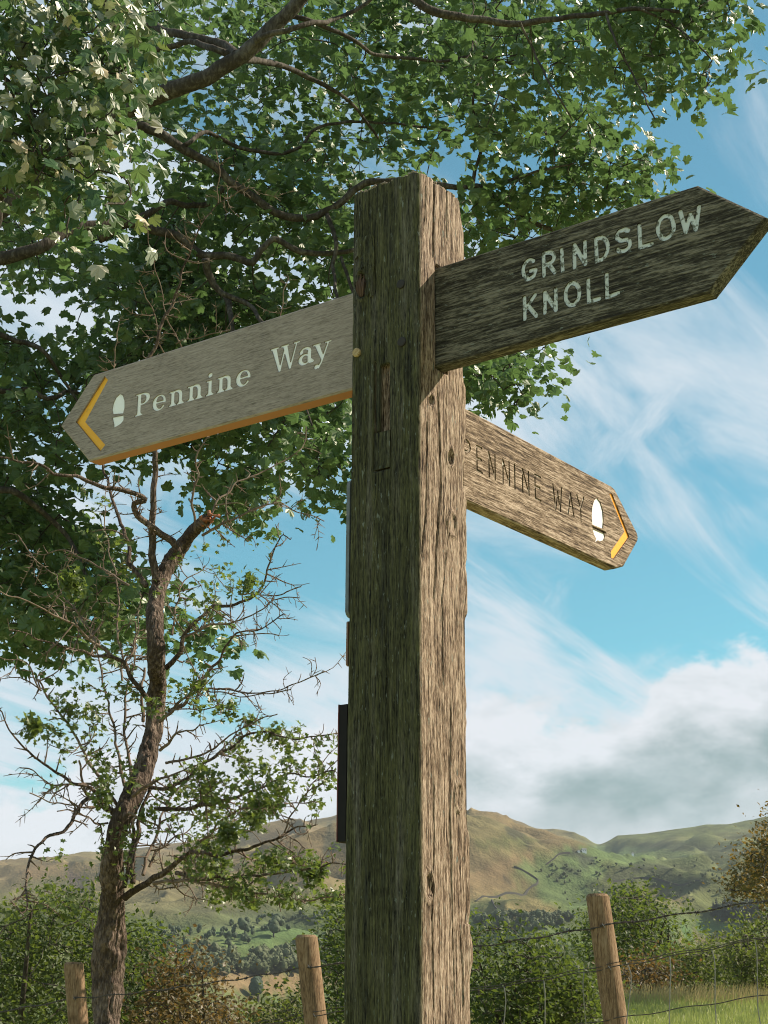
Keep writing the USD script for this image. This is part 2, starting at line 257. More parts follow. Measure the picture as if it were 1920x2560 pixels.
def paint(name, col, dirt=(0.2, 0.2, 0.17), amount=0.45):
    n = {'tc': ('texture_coordinate', {}), 'n': ('noise_texture', {'scale': 90.0, 'detail': 5.0, 'roughness': 0.7}), 'r': ('map_range', {'range_type': 'smoothstep', 'from_min': 1.0 - amount, 'from_max': 1.08 - amount, 'to_min': 0.0, 'to_max': 1.0}),
         'm': ('mix', {'mix_type': 'mix', 'color1': col, 'color2': dirt}), 'b': ('bump', {'strength': 0.5, 'distance': 0.002}), 'p': ('principled_bsdf', {'roughness': 0.65, 'specular_ior_level': 0.3})}
    return mat(name, n, [('tc.object', 'n.vector'), ('n.fac', 'r.value'), ('r.result', 'm.fac'), ('m.color', 'p.base_color'), ('n.fac', 'b.height'), ('b.normal', 'p.normal')])
M_WHITE = paint('white_paint', (0.80, 0.82, 0.82), (0.55, 0.55, 0.50), 0.36)
M_WHITEOLD = paint('worn_white_paint', (0.52, 0.57, 0.56), (0.13, 0.14, 0.11), 0.49)
M_GROOVE = paint('worn_groove', (0.15, 0.115, 0.075), (0.50, 0.49, 0.42), 0.44)
M_YELLOW = paint('yellow_paint', (0.80, 0.42, 0.045), (0.55, 0.3, 0.06), 0.38)
M_ORANGEP = paint('orange_paint', (0.80, 0.31, 0.015), (0.45, 0.2, 0.03), 0.36)
def plain(name, col, rough=0.6, metal=0.0):
    return mat(name, {'tc': ('texture_coordinate', {}), 'n': ('noise_texture', {'scale': 60.0, 'detail': 4.0}), 'h': ('hsv', {'color': col}), 'v': ('map_range', {'from_min': 0.3, 'from_max': 0.7, 'to_min': 0.75, 'to_max': 1.25}),
               'p': ('principled_bsdf', {'roughness': rough, 'metallic': metal, 'specular_ior_level': 0.4})},
               [('tc.object', 'n.vector'), ('n.fac', 'v.value'), ('v.result', 'h.value'), ('h.color', 'p.base_color')])
M_PLAQUE = plain('plaque_dark', (0.006, 0.005, 0.005), 1.0)
M_PLAQUER = plain('plaque_rim', (0.10, 0.03, 0.025), 0.5)
M_PLATE = plain('grey_plate', (0.10, 0.115, 0.12), 0.4)
M_PLATEB = plain('brown_plate', (0.16, 0.09, 0.06), 0.5)
M_DOWEL = wood_mat('dowel_wood', 'y', (0.16, 0.11, 0.055), (0.34, 0.25, 0.13), (0.48, 0.38, 0.22), freq=1.0, strength=0.4)
M_BOLT = plain('old_dowel', (0.022, 0.019, 0.016), 0.8)
M_TORN = plain('rotten_wood', (0.075, 0.045, 0.028), 0.9)
M_WIRE = plain('rusty_wire', (0.055, 0.047, 0.042), 0.65, 0.3)
M_GALV = plain('galvanised_wire', (0.20, 0.20, 0.19), 0.45, 0.7)
M_PLUG = wood_mat('plug_wood', 'z', (0.025, 0.022, 0.012), (0.060, 0.060, 0.026), (0.10, 0.10, 0.05), strength=0.7)
M_WHITEWASH = plain('whitewash', (0.75, 0.74, 0.70), 0.8)
M_SLATE = plain('slate_roof', (0.10, 0.105, 0.11), 0.7)
M_DARKWIN = plain('window_glass', (0.03, 0.035, 0.04), 0.2)
M_STONEWALL = plain('dry_stone', (0.035, 0.035, 0.03), 0.95)

# ------------------------------------------------------------------ the land: one height function, near field and far hills
SKY_X = np.array([-700, -300, 0, 130, 197, 249, 415, 540, 622, 674, 726, 840, 1000, 1178, 1243, 1261, 1289, 1326, 1359, 1438, 1466, 1493, 1512, 1544, 1614, 1707, 1767, 1823, 1865, 1920, 2200, 2600])
SKY_Y = np.array([2190, 2172, 2161, 2148, 2136, 2133, 2112, 2097, 2083, 2066, 2059, 2055, 2046, 2043, 2045, 2050, 2061, 2077, 2087, 2096, 2108, 2124, 2119, 2097, 2089, 2075, 2065, 2066, 2058, 2052, 2045, 2060])
_sd = ray(SKY_X, SKY_Y); SKY_AZ = np.arctan2(_sd[:, 0], _sd[:, 1]); SKY_T = _sd[:, 2] / np.hypot(_sd[:, 0], _sd[:, 1])
def ridge_tan(az):
    inside = np.interp(az, SKY_AZ, SKY_T)
    wide = 0.085 + 0.025 * np.sin(az * 5.0 + 1.0) + 0.012 * np.sin(az * 13.0)
    w = smoothstep(0.25, 0.42, np.abs(az)); return inside * (1 - w) + wide * w
_ga = np.linspace(-0.5, 0.5, 2001); _gt = ridge_tan(_ga); _k = np.exp(-np.linspace(-2.5, 2.5, 161) ** 2); _gs = np.convolve(np.pad(_gt, 80, mode='edge'), _k / _k.sum(), 'valid')
def smooth_tan(az):
    return np.where(np.abs(az) < 0.5, np.interp(az, _ga, _gs), ridge_tan(az))
R_RIDGE, R_FOOT = 2350.0, 760.0
def land(x, y):
    """Height of the ground (m, the foot of the signpost at 0)."""
    x, y = np.asarray(x, float), np.asarray(y, float); r = np.maximum(np.hypot(x, y), 0.01); az = np.arctan2(x, y)
    front = smoothstep(-0.2, 0.5, np.cos(az))
    slope = -0.012 + 0.072 * smoothstep(-0.06, 0.10, az) * smoothstep(1.4, 0.6, np.abs(az))
    near = slope * np.minimum(r, 22) * front
    near = near - smoothstep(21, 60, r) * 2.2 - np.maximum(r - 26, 0) * 0.055
    near += 0.03 * (meshkit.fbm(np.stack([x * 1.3, y * 1.3, 0 * x], -1), 3, 5) - 0.5) * smoothstep(0, 4, r)
    valley = -22.0 - 8 * meshkit.fbm(np.stack([x / 170, y / 170, 0 * x], -1), 3, 9)
    w = smoothstep(150, 500, r); h = near * (1 - w) + valley * w
    rr = R_RIDGE * (1 + 0.07 * np.sin(az * 11 + 0.7) + 0.04 * np.sin(az * 27))
    t = (r - R_FOOT * 0.62) / (rr - R_FOOT * 0.62); tc = np.clip(t, 0, 1)
    ks = smoothstep(0.62, 1.0, tc); top = rr * (ridge_tan(az) * ks + smooth_tan(az) * (1 - ks)) + CAM_H
    big = meshkit.fbm(np.stack([x / 420 + 7, y / 420, 0 * x], -1), 5, 21) - 0.5
    mid = 1 - np.abs(2 * meshkit.fbm(np.stack([x / 150, y / 150 + 3, 0 * x], -1), 4, 33) - 1)
    env = np.sin(np.pi * np.clip(tc, 0, 1)) ** 0.8
    prof = 0.33 * smoothstep(0.0, 0.42, tc) + 0.12 * tc + 0.55 * smoothstep(0.52, 1.02, tc)
    hill = top * prof / 0.995 + env * (120 * big + 85 * (mid - 0.72))
    hill = np.where(t > 1, top - (r - rr) * 0.12, hill)
    return np.where(r > R_FOOT * 0.62, h * (1 - smoothstep(0, 0.06, tc)) + (hill + h * (1 - tc) ** 2) * smoothstep(0, 0.06, tc), h)

az_f = np.linspace(-0.29, 0.29, 620); az_b = np.linspace(0.29, 2 * np.pi - 0.29, 120)[1:-1]; AZ = np.concatenate([az_f, az_b])
def land_sheet(radii):
    A, R = np.meshgrid(AZ, radii, indexing='xy'); x, y = R * np.sin(A), R * np.cos(A); z = land(x, y)
    V = np.stack([x, y, z], -1).reshape(-1, 3); n, m = len(radii), len(AZ)
    i, j = np.meshgrid(np.arange(n - 1), np.arange(m), indexing='ij'); k = (j + 1) % m
    q = np.stack([i * m + j, i * m + k, (i + 1) * m + k, (i + 1) * m + j], -1).reshape(-1, 4)[:, ::-1]
    return V, q
r_near = np.concatenate([[0.02], np.geomspace(0.4, 140, 120)]); r_far = np.concatenate([np.geomspace(140, 480, 30), np.linspace(485, 3000, 300), np.geomspace(3050, 6500, 16)])

def blobs(px, py, items):
    """Patches of vegetation on the hillside: (x, y, rx, ry, angle, colour, weight, softness) in the far landscape."""
    out = []
    for (cx, cy, rx, ry, ang, col, wt) in items:
        dx, dy = px - cx, py - cy; c, s = math.cos(ang), math.sin(ang)
        d = np.hypot((dx * c + dy * s) / rx, (-dx * s + dy * c) / ry); out.append((wt * smoothstep(1.15, 0.85, d), col))
    return out
def far_land_colour(V):
    px, py = to_px(V); n1 = meshkit.fbm(V / 130, 5, 3); n2 = meshkit.fbm(V / 34, 4, 8); n3 = meshkit.fbm(V / 300, 3, 12)
    wob = lambda a: a + 26 * (n1 - 0.5) + 10 * (n2 - 0.5)
    qx, qy = wob(px), wob(py)
    moor, olive, green, heath = np.array([0.185, 0.145, 0.075]), np.array([0.135, 0.135, 0.055]), np.array([0.10, 0.145, 0.05]), np.array([0.05, 0.06, 0.032])
    up = smoothstep(2330, 2170, qy + 40 * (n3 - 0.5))
    side = smoothstep(1380, 1500, qx)                             # the right hand hill is greener
    C = green * (1 - up)[:, None] + (moor * (1 - side)[:, None] + (0.45 * olive + 0.55 * green) * side[:, None]) * up[:, None]
    k = smoothstep(0.46, 0.62, n1); C = C * (1 - 0.5 * k)[:, None] + olive * (0.5 * k)[:, None]
    G, BR, HE, YE = (0.105, 0.165, 0.06), (0.22, 0.155, 0.085), (0.036, 0.043, 0.03), (0.22, 0.185, 0.08)
    pal = [(640, 2335, 110, 26, 0.05, G, 0.9), (760, 2345, 90, 22, 0.1, G, 0.8), (430, 2250, 200, 40, 0.0, (0.16, 0.14, 0.075), 0.7), (520, 2300, 150, 26, 0.1, (0.11, 0.12, 0.06), 0.6),
           (700, 2455, 170, 32, 0.02, BR, 0.9), (790, 2480, 70, 10, -0.1, G, 0.9), (1250, 2195, 130, 40, -0.35, (0.22, 0.15, 0.08), 0.6), (1330, 2270, 90, 22, 0.0, YE, 0.9), (1260, 2285, 80, 20, 0.0, YE, 0.5),
           (1400, 2180, 120, 34, 0.0, G, 0.8), (1560, 2140, 170, 26, 0.02, G, 0.8), (1420, 2240, 80, 40, 0.2, G, 0.8), (1750, 2160, 150, 20, 0.03, (0.12, 0.14, 0.06), 0.7), (1640, 2120, 120, 14, 0.0, HE, 0.4),
           (1300, 2095, 40, 14, 0.6, HE, 0.7), (1410, 2110, 60, 12, 0.1, (0.10, 0.07, 0.04), 0.6), (1460, 2148, 44, 12, 0.25, HE, 0.9), (1430, 2180, 46, 14, -0.2, HE, 0.7), (1560, 2190, 50, 16, -0.2, HE, 0.7), (1640, 2176, 60, 16, 0.15, HE, 0.7),
           (1700, 2210, 70, 24, 0.0, HE, 0.6), (1810, 2130, 60, 18, 0.2, HE, 0.5), (1620, 2250, 110, 26, 0.0, (0.20, 0.16, 0.09), 0.6), (1790, 2330, 110, 12, 0.0, (0.09, 0.17, 0.06), 0.9), (1800, 2352, 110, 10, 0.0, BR, 0.7),
           (1260, 2110, 90, 12, -0.05, (0.12, 0.13, 0.05), 0.7), (1270, 2200, 30, 8, 0.2, HE, 0.6), (820, 2110, 14, 60, 0.1, (0.08, 0.09, 0.06), 0.6), (160, 2180, 110, 22, 0.0, (0.23, 0.16, 0.08), 0.6), (150, 2215, 120, 14, 0.05, (0.11, 0.11, 0.05), 0.6),
           (690, 2290, 120, 16, 0.05, (0.07, 0.085, 0.05), 0.6), (600, 2270, 160, 14, 0.0, (0.09, 0.10, 0.055), 0.5), (1440, 2440, 80, 20, 0.0, (0.10, 0.15, 0.055), 0.8), (190, 2200, 20, 14, 0.0, (0.20, 0.14, 0.12), 0.7)]
    for w, col in blobs(qx, qy, pal): C = C * (1 - w)[:, None] + np.array(col) * w[:, None]
    return np.clip(C * (0.66 * (0.45 + 1.1 * n2) * (0.8 + 0.4 * n1))[:, None], 0.01, 1)

def ground_mat(name, attr=None):
    n = {'g': ('geometry', {}), 'n1': ('noise_texture', {'scale': 0.06 if attr else 3.0, 'detail': 8.0, 'roughness': 0.65}), 'n2': ('noise_texture', {'scale': 0.35 if attr else 40.0, 'detail': 4.0, 'roughness': 0.6}),
         'ma': ('map_range', {'from_min': 0.3, 'from_max': 0.7, 'to_min': 0.62, 'to_max': 1.4}), 'b': ('bump', {'strength': 0.5, 'distance': 4.0 if attr else 0.03}), 'h': ('hsv', {}), 'p': ('principled_bsdf', {'roughness': 0.95, 'specular_ior_level': 0.1})}
    l = [('g.position', 'n1.vector'), ('g.position', 'n2.vector'), ('n1.fac', 'ma.value'), ('ma.result', 'h.value'), ('n2.fac', 'b.height'), ('b.normal', 'p.normal'), ('h.color', 'p.base_color')]
    if attr: n['a'] = ('attribute', {'attribute': attr}); l.append(('a.color', 'h.color'))
    else:
        n['r'] = ('rgb_ramp', {'ramp': [(0.3, (0.20, 0.23, 0.09)), (0.55, (0.28, 0.29, 0.12)), (0.75, (0.34, 0.31, 0.15))]}); l += [('n2.fac', 'r.fac'), ('r.color', 'h.color')]
    return mat(name, n, l)
V, F = land_sheet(r_near); obj('grass_field', (V, F), ground_mat('field_grass'), smooth=True, label='grassy field rising gently behind the wire fence', kind='structure')
V, F = land_sheet(r_far); hp = obj('hills', (V, F), ground_mat('hill_grass', 'land'), smooth=True, label='far moorland hills above the green valley', kind='structure')
_v = np.array(UsdGeom.Mesh(hp).GetPointsAttr().Get()); primvar(hp, 'land', far_land_colour(_v))
def hit_land(px, py, r0=420.0, r1=3000.0):
    """Where the line of sight through a pixel meets the far land."""
    d = ray(px, py); d = d / math.hypot(d[0], d[1]); r = np.linspace(r0, r1, 1500)
    z = land(d[0] * r, d[1] * r); below = np.nonzero(z > d[2] * r + CAM_H)[0]
    k = r[below[0]] if len(below) else r1
    return np.array([d[0] * k, d[1] * k, float(land(d[0] * k, d[1] * k))]), k

# haze: pale air between the eye and the hills
_b = trimesh.creation.box([16000, 16000, 800]); _b.apply_translation([0, 0, 800 / 2 - 560])
HAZE = True
if HAZE:
    hz = usdkit.material(stage, '/World/Looks/haze_air', {'v': ('principled_volume', {'color': (0.80, 0.90, 1.0), 'density': 0.00006, 'anisotropy': 0.1})}, [], volume='v.volume')
    obj('haze', _b, hz, kind='stuff', label='thin bluish haze over the valley and the far hills')

# ------------------------------------------------------------------ the fingerpost
PW, E0, YAW = 0.15, np.array([0.0598, 2.5655]), 0.6353        # post width, its near edge, its turn
POST_TOP = CAM_H + 1.4582
post = thing('fingerpost', 'weathered square oak fingerpost with three pointed arms in the foreground', 'signpost', (E0[0], E0[1], 0), -YAW)
# local frame: x along the arms that face us (reading direction), y along the third arm (away to the right), z up. Near edge of the post at x = y = 0.
ca, sa = math.cos(YAW), math.sin(YAW)
AX, AY = np.array([ca, -sa, 0]), np.array([sa, ca, 0])
def on_plane(px, py, axis, off):
    """Local coordinates where the line of sight through a pixel meets the local plane axis = off."""
    d = ray(px, py); o = np.array([0, 0, CAM_H]) - [E0[0], E0[1], 0]; n = AX if axis == 'x' else AY
    t = (off - o @ n) / (d @ n); p = o + d * t
    return np.array([p @ AX, p @ AY, p[2]])

# the post: its four faces as one closed skin with fibres, cracks, knots and chipped corners
NS, NZ = 96, 640
zs = np.concatenate([np.linspace(-0.4, 0.9, 60, endpoint=False), np.linspace(0.9, POST_TOP, NZ)])
side = np.linspace(0, 1, NS, endpoint=False); rad = 0.004
def corner_run():
    P, N, Fc = [], [], []
    for k, (a, b) in enumerate([((-PW, 0), (0, 0)), ((0, 0), (0, PW)), ((0, PW), (-PW, PW)), ((-PW, PW), (-PW, 0))]):
        a, b = np.array(a, float), np.array(b, float); d = (b - a) / PW; nrm = np.array([d[1], -d[0]])
        for t in np.linspace(rad / PW, 1 - rad / PW, NS): P.append(a + d * t * PW); N.append(nrm); Fc.append(k)
        for q in (0.25, 0.5, 0.75):
            an = q * np.pi / 2; n2 = nrm * math.cos(an) + d * math.sin(an); P.append(b - d * rad - nrm * rad + n2 * rad); N.append(n2); Fc.append(k)
    return np.array(P), np.array(N), np.array(Fc)
cP, cN, cF = corner_run(); m_ = len(cP)
X = np.broadcast_to(cP[None, :, 0], (len(zs), m_)); Yl = np.broadcast_to(cP[None, :, 1], X.shape); Z = np.broadcast_to(zs[:, None], X.shape); FC = np.broadcast_to(cF[None], X.shape)
P3 = np.stack([X, Yl, Z], -1)
sway = 0.005 * (meshkit.fbm(P3 * [3, 3, 2.2], 2, 3) - 0.5)
g1 = meshkit.fbm(np.stack([(X + sway) * 300, (Yl + sway) * 300, Z * 7.0], -1), 4, 11)
g2 = meshkit.fbm(np.stack([(X + sway) * 90, (Yl + sway) * 90, Z * 2.2], -1), 3, 17)
disp = 0.0034 * (g1 - 0.5) + 0.0022 * (g2 - 0.5) - 0.0020 * smoothstep(0.60, 0.70, g1) + 0.006 * (meshkit.fbm(P3 * [8, 8, 1.5], 2, 5) - 0.5)
def crack(face, pts, width, depth):
    """A drying crack: a line of picture points on one face, cut into the skin."""
    global disp
    ax, off = ('y', 0.0) if face == 0 else ('x', 0.0)
    L = np.array([on_plane(a, b, ax, off) for a, b in pts]); u = L[:, 0] if face == 0 else L[:, 1]; z = L[:, 2]; o = np.argsort(z)
    c = np.interp(Z, z[o], u[o]); uu = X if face == 0 else Yl; c = c + 0.0016 * (meshkit.noise(np.stack([Z * 38, Z * 0, Z * 0], -1), 4) - 0.5)
    fade = smoothstep(z.min(), z.min() + 0.05, Z) * smoothstep(z.max(), z.max() - 0.05, Z)
    disp = disp - np.where(FC == face, depth * fade * np.exp(-((uu - c) / width) ** 2), 0)
crack(1, [(1069, 1022), (1066, 1275), (1051, 1420)], 0.0016, 0.006)
crack(1, [(1093, 950), (1102, 1203), (1088, 1420), (1084, 1530)], 0.0018, 0.007)
crack(1, [(1120, 1330), (1104, 1500), (1108, 1740)], 0.0012, 0.004)
crack(1, [(1085, 430), (1083, 560), (1082, 668)], 0.0022, 0.007)
crack(1, [(1115, 440), (1116, 600), (1114, 640)], 0.0014, 0.004)
crack(1, [(1062, 430), (1062, 500), (1059, 600)], 0.0012, 0.004)
crack(1, [(1128, 1700), (1126, 2000), (1132, 2250), (1140, 2560)], 0.0012, 0.004)
crack(1, [(1083, 1900), (1086, 2100), (1080, 2300), (1086, 2560)], 0.0012, 0.0045)
crack(1, [(1150, 2300), (1158, 2420), (1160, 2560)], 0.0014, 0.005)
crack(0, [(932, 1180), (934, 1060), (936, 900)], 0.0010, 0.005)
crack(0, [(936, 600), (937, 680), (940, 760)], 0.0014, 0.005)
crack(0, [(963, 1300), (966, 1700), (972, 2000)], 0.0012, 0.003)
def dent(face, px, py, ru, rz, depth, ring=0.0):
    global disp
    q = on_plane(px, py, 'y' if face == 0 else 'x', 0.0); u = q[0] if face == 0 else q[1]; uu = X if face == 0 else Yl
    d = np.hypot((uu - u) / ru, (Z - q[2]) / rz) + 0.5 * (meshkit.fbm(P3 * 90, 2, 8) - 0.5)
    disp = disp + np.where(FC == face, -depth * smoothstep(1.0, 0.55, d) + ring * np.exp(-((d - 1.15) / 0.25) ** 2), 0)
dent(1, 1126, 1142, 0.011, 0.017, 0.006, 0.002); dent(1, 1078, 1002, 0.008, 0.012, 0.005, 0.001); dent(1, 1072, 2215, 0.012, 0.022, 0.004, 0.002)
dent(1, 1148, 1990, 0.010, 0.02, 0.0, 0.003); dent(1, 1130, 1310, 0.012, 0.02, 0.0, 0.003)
dent(0, 903, 712, 0.013, 0.026, 0.016, 0.002)
def slot(px0, py0, px1, py1, depth):
    global disp
    a, b = on_plane(px0, py0, 'y', 0.0), on_plane(px1, py1, 'y', 0.0); e = 0.0012
    w = smoothstep(a[0] - e, a[0] + e, X) * smoothstep(b[0] + e, b[0] - e, X) * smoothstep(b[2] - e, b[2] + e, Z) * smoothstep(a[2] + e, a[2] - e, Z)
    disp = disp - np.where(FC == 0, depth * w, 0); return a, b
slot(950, 914, 972, 1078, 0.0105); slot(934, 905, 937, 1170, 0.006); PLUG = slot(934, 1082, 975, 1168, 0.008)
_w = (smoothstep(0.0505, 0.0525, Yl) * smoothstep(0.0915, 0.0895, Yl) * smoothstep(CAM_H + 1.0865, CAM_H + 1.0885, Z) * smoothstep(CAM_H + 1.2925, CAM_H + 1.2905, Z)); disp = disp - np.where(FC == 1, 0.010 * _w, 0)     # the mortise round the right hand arm
# chipped far right corner and worn near edge
edge_far = np.exp(-(np.hypot(X - 0, Yl - PW) / 0.012) ** 2); disp = disp - edge_far * (0.006 * smoothstep(0.42, 0.62, meshkit.fbm(np.stack([Z * 9, Z * 0, Z * 0], -1), 4, 2)) + 0.012 * smoothstep(POST_TOP - 0.07, POST_TOP, Z))
qn = on_plane(1187, 2283, 'x', 0.0); disp = disp + np.where(Z < qn[2] - 0.02, 0.004, 0) * np.exp(-(np.hypot(X, Yl - PW) / 0.02) ** 2)
edge_near = np.exp(-(np.hypot(X, Yl) / 0.006) ** 2); disp = disp - edge_near * 0.004 * meshkit.fbm(np.stack([Z * 30, Z * 0, Z * 0], -1), 3, 6)
P3 = np.stack([X + cN[None, :, 0] * disp, Yl + cN[None, :, 1] * disp, Z], -1)
ztop = 0.012 * (meshkit.fbm(np.stack([X[-1] * 55, Yl[-1] * 55, X[-1] * 0], -1), 3, 4) - 0.45); P3[-1, :, 2] += ztop; P3[-2, :, 2] += ztop * 0.5
rings = [P3]; cx = np.array([-PW / 2, PW / 2])
for k in np.linspace(0.06, 0.98, 18):
    r_ = P3[-1].copy(); r_[:, :2] = r_[:, :2] * (1 - k) + cx * k
    r_[:, 2] = POST_TOP + 0.004 * smoothstep(0, 0.1, k) + 0.012 * (meshkit.fbm(np.stack([r_[:, 0] * 60, r_[:, 1] * 60, r_[:, 0] * 0], -1), 3, 4) - 0.45); rings.append(r_[None])
G = np.vstack(rings); nr = len(G); Vp = G.reshape(-1, 3)
i, j = np.meshgrid(np.arange(nr - 1), np.arange(m_), indexing='ij'); k = (j + 1) % m_
Qp = np.stack([i * m_ + j, i * m_ + k, (i + 1) * m_ + k, (i + 1) * m_ + j], -1).reshape(-1, 4)
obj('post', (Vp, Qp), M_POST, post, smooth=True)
# lichen crust along the top edge
g = np.random.default_rng(3); n = 260; t = g.uniform(0, 1, n); e = g.integers(0, 2, n)
C = np.where(e[:, None] == 0, np.stack([-t * PW, g.uniform(0, .02, n), 0 * t], 1), np.stack([-g.uniform(0, .02, n), t * PW, 0 * t], 1)); C[:, 2] = POST_TOP + g.uniform(-0.001, 0.004, n)
crumb = trimesh.creation.icosphere(1, 1.0); crumb = (np.array(crumb.vertices) * (1 + 0.35 * (meshkit.noise(np.array(crumb.vertices) * 2.3, 2)[:, None] - 0.5)) * [1, 1, 0.7], np.array(crumb.faces))
M_LICHEN = plain('lichen_crust', (0.20, 0.17, 0.13), 0.95)
obj('lichen', scatter(crumb, C, random_frames(n, np.tile([0, 0, 1.0], (n, 1)), 0.5, g), g.uniform(0.0012, 0.004, n)), M_LICHEN, post, smooth=True, kind='stuff')

def chamfered(poly2d, t, c):
    """Convex board outline (x, y) of thickness t (towards -z) with all edges taken off by c."""
    P = Polygon(poly2d); inn = np.array(P.buffer(-c, join_style=2).exterior.coords)[:-1]; out = np.array(P.exterior.coords)[:-1]
    pts = np.vstack([np.c_[inn, np.zeros(len(inn))], np.c_[out, np.full(len(out), -c)], np.c_[out, np.full(len(out), -t + c)], np.c_[inn, np.full(len(inn), -t)]])
    return m3.Manifold.hull_points(pts)
def solid(shape, z0, z1):
    """An extruded shapely shape between two heights, as a Manifold."""
    cs = []
    for gm in getattr(shape, 'geoms', [shape]):
        if gm.is_empty: continue
        cs.append(m3.CrossSection([np.array(gm.exterior.coords)[:-1]] + [np.array(r.coords)[:-1] for r in gm.interiors], m3.FillRule.EvenOdd))
    c = cs[0]
    for q in cs[1:]: c = c + q
    return m3.Manifold.extrude(c, z1 - z0).translate([0, 0, z0])
def tri(man):
    q = man.to_mesh(); return np.array(q.vert_properties[:, :3], float), np.array(q.tri_verts)

# --- hand-routed lettering: round-ended strokes, cap height 1
def arc(cx, cy, rx, ry, a0, a1, n=18):
    a = np.radians(np.linspace(a0, a1, n)); return [(cx + rx * math.cos(q), cy + ry * math.sin(q)) for q in a]
ROUTED = {'G': (0.66, [arc(.34, .5, .32, .48, 50, 342), [(.64, .36), (.64, .42), (.40, .42)]]), 'R': (0.60, [[(.06, 0), (.06, 1)], [(.06, 1), (.3, 1)] + arc(.3, .74, .25, .26, 90, -90) + [(.06, .48)], [(.28, .48), (.58, 0)]]),
          'I': (0.12, [[(.06, 0), (.06, 1)]]), 'N': (0.62, [[(.06, 0), (.06, 1), (.56, 0), (.56, 1)]]), 'D': (0.62, [[(.06, 0), (.06, 1), (.22, 1)] + arc(.22, .5, .36, .5, 90, -90) + [(.06, 0)]]),
          'S': (0.58, [arc(.29, .75, .24, .24, 30, 260) + arc(.29, .26, .26, .26, 85, -155)]), 'L': (0.50, [[(.06, 1), (.06, 0), (.48, 0)]]), 'O': (0.72, [arc(.36, .5, .32, .5, 0, 360, 30)]),
          'W': (0.86, [[(.06, 1), (.24, 0), (.43, .78), (.62, 0), (.80, 1)]]), 'K': (0.58, [[(.06, 0), (.06, 1)], [(.52, 1), (.07, .42)], [(.2, .58), (.56, 0)]]), 'P': (0.58, [[(.06, 0), (.06, 1), (.3, 1)] + arc(.3, .74, .24, .26, 90, -90) + [(.06, .48)]]),
          'E': (0.52, [[(.48, 1), (.06, 1), (.06, 0), (.48, 0)], [(.06, .52), (.42, .52)]]), 'A': (0.66, [[(.06, 0), (.33, 1), (.60, 0)], [(.15, .34), (.51, .34)]]), 'Y': (0.64, [[(.06, 1), (.32, .5), (.58, 1)], [(.32, .5), (.32, 0)]])}
def routed(ch, sx, sy, sw, seed):
    g = np.random.default_rng(seed); out = []
    for st in ROUTED[ch][1]: out.append(LineString([(a * sx + g.normal(0, .0004), b * sy + g.normal(0, .0004)) for a, b in st]).buffer(sw / 2, quad_segs=4, join_style=1))
    return union_all(out).simplify(0.0002)
# --- cut serif lettering
def ell(cx, cy, rx, ry): return affinity.scale(Point(cx, cy).buffer(1, quad_segs=14), rx, ry, origin=(cx, cy))
def slab(cx, y, w=.36, h=.055, up=1):
    return union_all([sbox(cx - w / 2, min(y, y + up * h), cx + w / 2, max(y, y + up * h)), Polygon([(cx - .15, y), (cx + .15, y), (cx + .08, y + up * .13), (cx - .08, y + up * .13)])])
def serif(ch):
    if ch == 'P': return union_all([sbox(.12, 0, .28, 1), slab(.2, 0), sbox(.02, .945, .3, 1), (ell(.34, .735, .36, .265) - ell(.33, .735, .19, .205)) & sbox(.2, .4, 1, 1.0), sbox(.2, .94, .36, 1), sbox(.2, .47, .36, .53)]), .74
    if ch == 'e': return union_all([(ell(.31, .33, .31, .35) - ell(.34, .34, .165, .29)) - Polygon([(.34, .30), (.7, .30), (.7, .02), (.52, .16)]), sbox(.1, .32, .60, .385) & ell(.31, .33, .31, .35)]), .66
    if ch == 'n': return union_all([sbox(.10, 0, .25, .66), slab(.175, 0, .33), sbox(.01, .605, .2, .66), (ell(.36, .42, .25, .26) - ell(.33, .38, .13, .22)) & sbox(.2, .40, .8, .7), sbox(.46, 0, .61, .43), slab(.535, 0, .33)]), .74
    if ch == 'i': return union_all([sbox(.10, 0, .25, .66), slab(.175, 0, .34), sbox(.01, .605, .2, .66), ell(.175, .90, .095, .095)]), .38
    if ch == 'W': return union_all([Polygon([(.06, .97), (.25, .97), (.45, .0), (.36, 0)]), Polygon([(.36, 0), (.44, 0), (.66, .97), (.60, .97)]), Polygon([(.52, .97), (.70, .97), (.88, .0), (.79, 0)]), Polygon([(.79, 0), (.87, 0), (1.12, .97), (1.06, .97)]), sbox(0, .945, .34, 1), sbox(.44, .945, .76, 1), sbox(.97, .945, 1.22, 1)]), 1.22
    if ch == 'a': return union_all([sbox(.38, .06, .53, .48), (ell(.30, .46, .235, .21) - ell(.28, .44, .13, .155)) & sbox(.06, .44, .6, .7), ell(.13, .50, .075, .075), (ell(.26, .19, .25, .215) - ell(.30, .19, .135, .15)) & sbox(0, -.05, .5, .42), Polygon([(.38, .12), (.53, .16), (.66, .04), (.62, 0), (.46, 0)])]), .68
    if ch == 'y': return union_all([Polygon([(.05, .64), (.23, .64), (.42, .06), (.33, -.02)]), Polygon([(.57, .64), (.64, .64), (.36, -.12), (.28, -.12)]), Polygon([(.28, -.12), (.36, -.12), (.24, -.32), (.14, -.26)]), ell(.13, -.24, .085, .085), sbox(-.02, .61, .29, .66), sbox(.46, .61, .72, .66)]), .72

